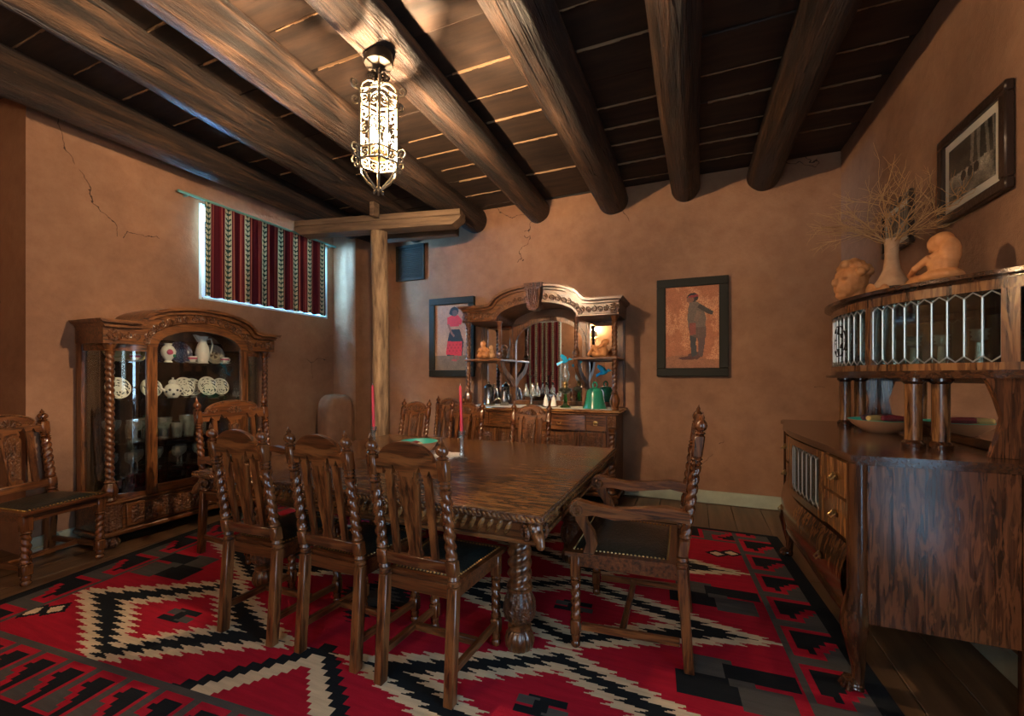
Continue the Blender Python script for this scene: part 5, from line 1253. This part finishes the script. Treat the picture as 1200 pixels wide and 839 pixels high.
        if abs(f0) < 19:
            m = MB(); m.tube([q(6.5 * math.cos(a), 1.475 + .085 * math.sin(a)) for a in [2 * PI * i / 28 for i in range(28)]], .004, 5, True)
            m.tube([q(-6.5, 1.475), q(-2.5, 1.495), q(0, 1.56), q(2.5, 1.495), q(6.5, 1.475), q(2.5, 1.455), q(0, 1.39), q(-2.5, 1.455)], .0035, 5, True); m.build('oval_motif', 'iron', g)
    for x, y in ((.90, 2.47), (.985, 2.45), (.90, 3.42), (.985, 3.44)):
        cl = MB().lathe([(.0305, .998), (.031, 1.247)], x - SX, y - SY, 20).build('column', 'side_flame', t)
        MB().lathe([(.04, .9675), (.042, .985), (.030, 1.0)], x - SX, y - SY, 20).build('column_base', 'side_dark', cl); MB().lathe([(.03, 1.245), (.042, 1.258), (.042, 1.272)], x - SX, y - SY, 20).build('column_cap', 'side_dark', cl)
    for y in (2.26, 3.62): MB().prism([(1.05 - SX, .968), (XB - SX, .968), (XB - SX, 1.272), (1.04 - SX, 1.272), (1.065 - SX, 1.2), (1.085 - SX, 1.12), (1.07 - SX, 1.04)], y - .015 - SY, y + .015 - SY, 'xz').build('bracket', 'side_oak', t)
    MB().box(XB - .03 - SX, XB - SX, 2.276 - SY, 3.604 - SY, .968, 1.272, .003).build('splash_back', 'side_dark', t)
    MB().box(XB - .034 - SX, XB - .0302 - SX, 2.31 - SY, 3.57 - SY, 1.01, 1.25, .001).build('splash_mirror', 'mirror', t)
plain('dim_mirror', (.30, .32, .30), .04, 1)
sideboard()
CTZ = .967; TOPZ = 1.685
# corn bowls
def corn(c, rz, mat, label, r=(.085, .019, .019)):
    m = MB(); n, k = 12, 14; R = []
    for i in range(k + 1):
        q = i / k; rr = .02 * (math.sin(PI * min(1, .12 + .85 * q)) ** .45) * (1.02 - .25 * q)
        R.append([(-.085 + .17 * q, rr * (1 + .06 * math.cos(6 * 2 * PI * j / n)) * math.cos(2 * PI * j / n), rr * math.sin(2 * PI * j / n)) for j in range(n)])
    m.rings(R); return tag(m.build('corn_cob', mat, loc=c, rot=(0, .06, rz)), label, 'corn')
def bowl(name, x, y, r, h, label):
    t = thing(name, label, 'bowl', (x, y, CTZ))
    MB().lathe([(r * .42, 0), (r * .5, .004), (r * .85, h * .6), (r, h)], n=36, cap=False).build('shell', 'bowl_clay', t)
    MB().lathe([(r, h), (r * .98, h + .002), (r * .82, h * .62), (r * .5, .010), (.002, .008)], n=36, cap=False).build('glaze', 'bowl_teal', t)
bowl('clay_bowl', .97, 3.06, .15, .07, 'shallow clay bowl of dried corn on the sideboard')
corn((.92, 3.10, CTZ + .075), 1.1, 'corn_purple', 'dark purple dried corn cob in the shallow bowl'); corn((1.0, 3.10, CTZ + .08), 1.9, 'corn_purple', 'dark purple dried corn cob lying behind the yellow one')
corn((.945, 3.0, CTZ + .08), .7, 'corn_yellow', 'pale yellow dried corn cob in the shallow bowl'); corn((1.02, 2.99, CTZ + .082), .5, 'corn_red', 'deep red dried corn cob in the shallow bowl')
# glass candlesticks in the display case
first = None
for k, (x, y, s) in enumerate(((.90, 2.66, 1), (.93, 2.55, 1.05), (1.0, 2.48, 1.05), (1.07, 2.36, 1.12), (.88, 2.83, 1), (.89, 3.05, 1))):
    if first is None:
        t = thing('glass_candlestick', 'clear glass candlestick inside the leaded display case', 'candlestick', (x, y, 1.3055), 0, 'candlesticks in the display case')
        MB().lathe([(.034, 0), (.034, .006), (.012, .016)], n=8, cap=False).build('base', 'crystal_bright', t, smooth=20); MB().lathe([(.012, .016), (.014, .03), (.011, .10), (.016, .105)], n=8, cap=False).build('stem', 'crystal_bright', t, smooth=20)
        MB().lathe([(.012, .105), (.026, .112), (.018, .122), (.028, .13), (.02, .138), (.03, .148), (.02, .148), (.012, .12)], n=12, cap=False).build('socket', 'crystal_bright', t); first = t
    else:
        c = copy_tree(first, (x, y, 1.3055), .3 * k); c.scale = (s, s, s)
t = thing('ceramic_jar', 'small white jar with a red mark behind the leaded door', 'jar', (.72, 2.60, .581))
MB().lathe([(.03, 0), (.04, .01), (.042, .07), (.028, .09), (.03, .10)], n=16).build('body', 'porcelain', t); MB().ball((-.04, 0, .05), (.006, .012, .012), 8, 5).build('mark', 'rose', t)
# head, vase with branches, reclining figure on top of the display case
head = [((0, 0, .09), (.078, .066, .085), None), ((-.03, 0, .055), (.055, .05, .055), None), ((-.088, 0, .078), (.018, .012, .022), (0, .4, 0)), ((0, 0, -.03), (.05, .045, .04), None), ((-.02, 0, -.03), (.045, .04, .04), None), ((-.066, 0, .035), (.016, .022, .008), None), ((-.05, 0, .012), (.03, .03, .02), None), ((-.066, .028, .095), (.012, .016, .008), None), ((-.066, -.028, .095), (.012, .016, .008), None), ((.02, 0, .03), (.045, .045, .04), None)]
for k in range(60):
    a, b = random.uniform(0, 2 * PI), random.uniform(.1, 1.35); d = Vector((math.cos(a) * math.cos(b), math.sin(a) * math.cos(b), math.sin(b)))
    if d.x < -.32 and d.z < .8: continue
    head.append(((d.x * .08, d.y * .07, .108 + d.z * .075), random.uniform(.016, .024), None))
head = [(tuple(1.18 * q for q in c), (tuple(1.18 * q for q in r) if isinstance(r, tuple) else 1.18 * r), ro) for c, r, ro in head]
clay('clay_bust', head, 'terracotta', 'clay head with curly hair lying at the end of the display case top', 'sculpture', (.89, 3.26, TOPZ + .075), .45, .0045)
v = thing('branch_vase', 'slender brown clay vase holding a spray of bare golden branches', 'vase', (1.0, 3.0, TOPZ))
MB().lathe([(.05, 0), (.085, .012), (.098, .05), (.09, .085), (.06, .13), (.038, .18), (.03, .25), (.031, .31), (.036, .345), (.033, .345), (.026, .30)], n=28, cap=False).build('body', 'terracotta_pale', v)
MB().lathe([(.0985, .035), (.1, .05), (.094, .078)], n=28, cap=False).build('painted_band', 'frame_brown', v)
br = MB()
def grow(p, d, L_, r, lev):
    n = 5; P = [p]; q = Vector(p); dd = Vector(d).normalized()
    for i in range(n):
        dd = (dd + Vector((random.uniform(-.2, .2), random.uniform(-.2, .2), random.uniform(-.14, .14)))).normalized(); q = q + dd * L_ / n
        if q.x > .185: q.x = .185; dd.x = -abs(dd.x) * .3
        P.append(tuple(q))
    br.tube(P, [r * (1 - .5 * i / n) for i in range(n + 1)], 4 if lev else 5)
    if lev < 3:
        for k in range((4, 4, 2)[lev]):
            i = random.randint(1, n); b = Vector(P[i]); e = (dd * .9 + Vector((random.uniform(-.8, .8), random.uniform(-.8, .8), random.uniform(-.45, .45)))).normalized(); grow(tuple(b), tuple(e), L_ * random.uniform(.5, .72), r * .62, lev + 1)
for k in range(13):
    a = 2 * PI * k / 13 + random.uniform(-.2, .2); e = random.uniform(.3, 1.5)
    grow((.01 * math.cos(a), .01 * math.sin(a), .32), (math.cos(a) * .7, math.sin(a) * 1.1, e), random.uniform(.22, .36) * (.75 if math.cos(a) > .4 else 1), .0040, 0)
tag(br.build('branches', 'twig', v, smooth=60), 'tangle of bare golden twigs')
rec = [((0, -.10, .035), (.075, .08, .036), None), ((0, -.11, .085), (.052, .05, .05), None), ((0, -.108, .125), (.044, .036, .026), None), ((0, -.10, .150), (.018, .018, .022), None),
       ((-.006, -.082, .185), (.033, .034, .040), None), ((.006, -.100, .192), (.041, .040, .040), None), ((.012, -.138, .135), (.040, .024, .066), None), ((-.010, -.046, .180), (.008, .010, .009), None), ((-.006, -.054, .160), (.016, .012, .008), None),
       ((-.02, .02, .036), (.034, .09, .034), None), ((.03, .02, .034), (.034, .09, .032), None), ((-.02, .12, .026), (.026, .07, .024), (0, 0, .2)), ((.02, .13, .024), (.026, .07, .022), None), ((-.03, .19, .026), (.016, .026, .026), None), ((.015, .20, .024), (.016, .026, .024), None)]
clay('reclining_figure', rec, 'terracotta', 'reclining clay woman with long hair on top of the display case', 'sculpture', (.995, 2.60, TOPZ), .12, .0042,
     tubes=[([(-.044, -.105, .122), (-.075, -.06, .082), (-.055, .0, .075), (-.04, .045, .072)], [.016, .015, .012, .014]), ([(.044, -.10, .122), (.06, -.04, .085), (.02, .03, .075)], [.016, .015, .013])])
clay('clay_figure', [((0, 0, .03), (.03, .045, .03), None), ((-.01, .03, .05), (.02, .03, .04), None), ((.02, -.03, .04), (.02, .03, .035), None)], 'terracotta', 'small crouching clay figure between vase and reclining woman', 'sculpture', (.885, 2.85, TOPZ), .2, .005)

# ================================================================ PICTURES
def framed(name, w, h, bw2, depth, fmat, paint, cmat, nu, label, cat, mat_w=0, matm=None):
    """local: picture faces -y, origin at the middle of its back"""
    t = thing(name, label, cat)
    for r in ((-w / 2, w / 2, h / 2 - bw2, h / 2), (-w / 2, w / 2, -h / 2, -h / 2 + bw2), (-w / 2, -w / 2 + bw2, -h / 2 + bw2, h / 2 - bw2), (w / 2 - bw2, w / 2, -h / 2 + bw2, h / 2 - bw2)):
        MB().box(r[0], r[1], -depth, -.002, r[2], r[3], .006).build('frame_side', fmat, t)
    if mat_w: MB().box(-w / 2 + bw2, w / 2 - bw2, -depth * .5, -depth * .4, -h / 2 + bw2, h / 2 - bw2, .001).build('mat_board', matm, t)
    iw, ih = w - 2 * bw2 - 2 * mat_w, h - 2 * bw2 - 2 * mat_w; nv = int(nu * ih / iw)
    a = (np.arange(nu) + .5) / nu; b = (np.arange(nv) + .5) / nv; A, B = np.meshgrid(a, b, indexing='ij'); C = paint(A, B, iw / ih)
    g, k = np.meshgrid(np.arange(nu + 1) / nu - .5, np.arange(nv + 1) / nv - .5, indexing='ij')
    V = np.stack([g * iw, 0 * g - depth * .55, k * ih], -1).reshape(-1, 3)
    o = tint_mesh('canvas' if cat == 'painting' else 'print', V, grid_idx(nu, nv), C.reshape(-1, 3), cmat, t)
    md = o.modifiers.new('thickness', 'SOLIDIFY'); md.thickness = .003; md.offset = 1
    return t
rng = np.random.default_rng(3)
def blotch(sh, lo, hi, n=4):
    out = np.zeros(sh)
    for k in range(n):
        s = 2 ** (k + 2); r = rng.random((s + 2, s + 2)); i = np.linspace(0, s, sh[0]); j = np.linspace(0, s, sh[1])
        i0, j0 = i.astype(int), j.astype(int); fi, fj = (i - i0)[:, None], (j - j0)[None]
        out += ((r[i0][:, j0] * (1 - fi) + r[i0 + 1][:, j0] * fi) * (1 - fj) + (r[i0][:, j0 + 1] * (1 - fi) + r[i0 + 1][:, j0 + 1] * fi) * fj) / (k + 1)
    out = (out - out.min()) / (out.max() - out.min()); return lo + (hi - lo) * out
def ell(A, B, cx, cy, rx, ry, asp): return ((A - cx) / rx) ** 2 + ((B - cy) / ry) ** 2 < 1
def man(A, B, asp):
    C = np.empty(A.shape + (3,)); n = blotch(A.shape, 0, 1, 6); sp = rng.random(A.shape)
    C[:] = np.array((.40, .135, .055)); C += (np.array((.26, .17, .085)))[None, None] * ((n > .52) & (sp > .35))[..., None] * n[..., None]
    g = B < .13 + .03 * np.sin(A * 5); C[g] = (.30, .12, .055)
    for poly, c in (([(.42, .14), (.60, .10), (.70, .15), (.62, .20), (.44, .17)], (.10, .04, .025)),
                    ([(.46, .44), (.60, .44), (.58, .30), (.60, .16), (.50, .13), (.48, .28)], (.05, .045, .04)), ([(.60, .44), (.76, .44), (.74, .28), (.70, .13), (.62, .16), (.62, .30)], (.10, .055, .045)),
                    ([(.43, .52), (.62, .54), (.76, .52), (.77, .38), (.62, .36), (.47, .40)], (.12, .07, .05)), ([(.46, .80), (.58, .82), (.70, .76), (.77, .60), (.74, .50), (.44, .50), (.42, .62), (.44, .74)], (.15, .105, .075)),
                    ([(.45, .55), (.58, .55), (.58, .41), (.47, .40)], (.24, .06, .04)), ([(.60, .74), (.66, .78), (.90, .68), (.88, .64), (.78, .66)], (.055, .04, .03)),
                    ([(.60, .70), (.68, .68), (.62, .56), (.54, .58)], (.20, .12, .08))):
        C[inpoly(A, B, poly)] = c
    C[ell(A, B, .52, .865, .105, .055, asp)] = (.03, .022, .018); C[ell(A, B, .475, .84, .07, .04, asp)] = (.22, .09, .05); C[inpoly(A, B, [(.44, .885), (.62, .90), (.63, .87), (.45, .862)])] = (.28, .03, .03)
    C[ell(A, B, .42, .12, .16, .02, asp)] = (.09, .03, .02)
    C *= (.8 + .4 * rng.random(A.shape))[..., None]; return C
def woman(A, B, asp):
    C = np.empty(A.shape + (3,)); n = blotch(A.shape, .75, 1.2, 5); C[:] = (.36, .19, .11); C[B < .22] = (.16, .11, .065); C *= n[..., None]
    for poly, c in (([(.36, .22), (.82, .22), (.86, .42), (.74, .62), (.46, .62), (.38, .44)], (.012, .012, .012)), ([(.33, .24), (.80, .21), (.82, .43), (.38, .44)], (.50, .02, .025)),
                    ([(.37, .80), (.50, .83), (.70, .83), (.82, .74), (.78, .68), (.72, .69), (.72, .66), (.46, .66), (.44, .70), (.37, .70)], (.48, .02, .025)),
                    ([(.37, .70), (.43, .70), (.52, .58), (.60, .52), (.56, .50), (.46, .57)], (.20, .075, .04)), ([(.55, .22), (.60, .22), (.62, .14), (.56, .14)], (.2, .08, .05)), ([(.66, .22), (.70, .22), (.74, .16), (.67, .15)], (.2, .08, .05)),
                    ([(.50, .14), (.66, .13), (.66, .16), (.52, .165)], (.35, .06, .05))):
        C[inpoly(A, B, poly)] = c
    C[ell(A, B, .58, .89, .13, .07, asp)] = (.012, .010, .010); C[ell(A, B, .60, .865, .085, .05, asp)] = (.10, .045, .03); C[ell(A, B, .48, .87, .05, .03, asp)] = (.012, .010, .010)
    pt = (B > .26) & (B < .40) & (np.sin(A * 60) * np.sin(B * 70) > .5) & inpoly(A, B, [(.36, .24), (.80, .22), (.82, .43), (.38, .44)]); C[pt] = (.28, .01, .012)
    C *= (.85 + .3 * rng.random(A.shape))[..., None]; return C
def forest(seed):
    def f(A, B, asp):
        n = blotch(A.shape, 0, 1, 6); v = .02 + .05 * n
        for k in range(6):
            c = rng.random(); w = rng.uniform(.015, .04); v = np.where((np.abs(A - c - .03 * np.sin(B * 3 + k)) < w) & (B > .3), .10 + .12 * n, v)
        v = np.where(B < .38 + .12 * n, .05 + .45 * (n ** 2), v)
        for c in (.35, .5, .63): v = np.where(((A - c) / .06) ** 2 + ((B - .36) / .09) ** 2 < 1, .03, v); v = np.where(((A - c) / .025) ** 2 + ((B - .49) / .035) ** 2 < 1, .06, v)
        v = v * (.7 + .6 * rng.random(A.shape)); return np.stack([v * 1.08, v * .95, v * .72], -1)
    return f
p = framed('framed_painting', .675, 1.0, .085, .05, 'frame_dark', man, 'paint_canvas', 90, 'framed painting of a standing man in dark clothes on coppery ground', 'painting'); p.location = (-.02, YB - .001, 1.78)
p = framed('framed_painting', .655, 1.0, .085, .05, 'frame_dark', woman, 'paint_canvas', 80, 'framed painting of a woman in red blouse and red-hemmed black skirt', 'painting'); p.location = (-2.83, YB - .001, 1.775)
p = framed('framed_photograph', .56, .46, .05, .035, 'frame_brown', forest(1), 'photo_print', 110, 'large framed black and white photograph of riders among trees', 'photograph', .045, 'mat_board')
p.location = (XR - .001, 2.76, 2.30); p.rotation_euler = (0, 0, -PI / 2)
p = framed('framed_photograph', .44, .33, .035, .03, 'frame_brown', forest(2), 'photo_print', 80, 'small framed black and white photograph behind the bare branches', 'photograph', .04, 'mat_board')
p.location = (XR - .001, 3.59, 2.26); p.rotation_euler = (0, 0, -PI / 2)
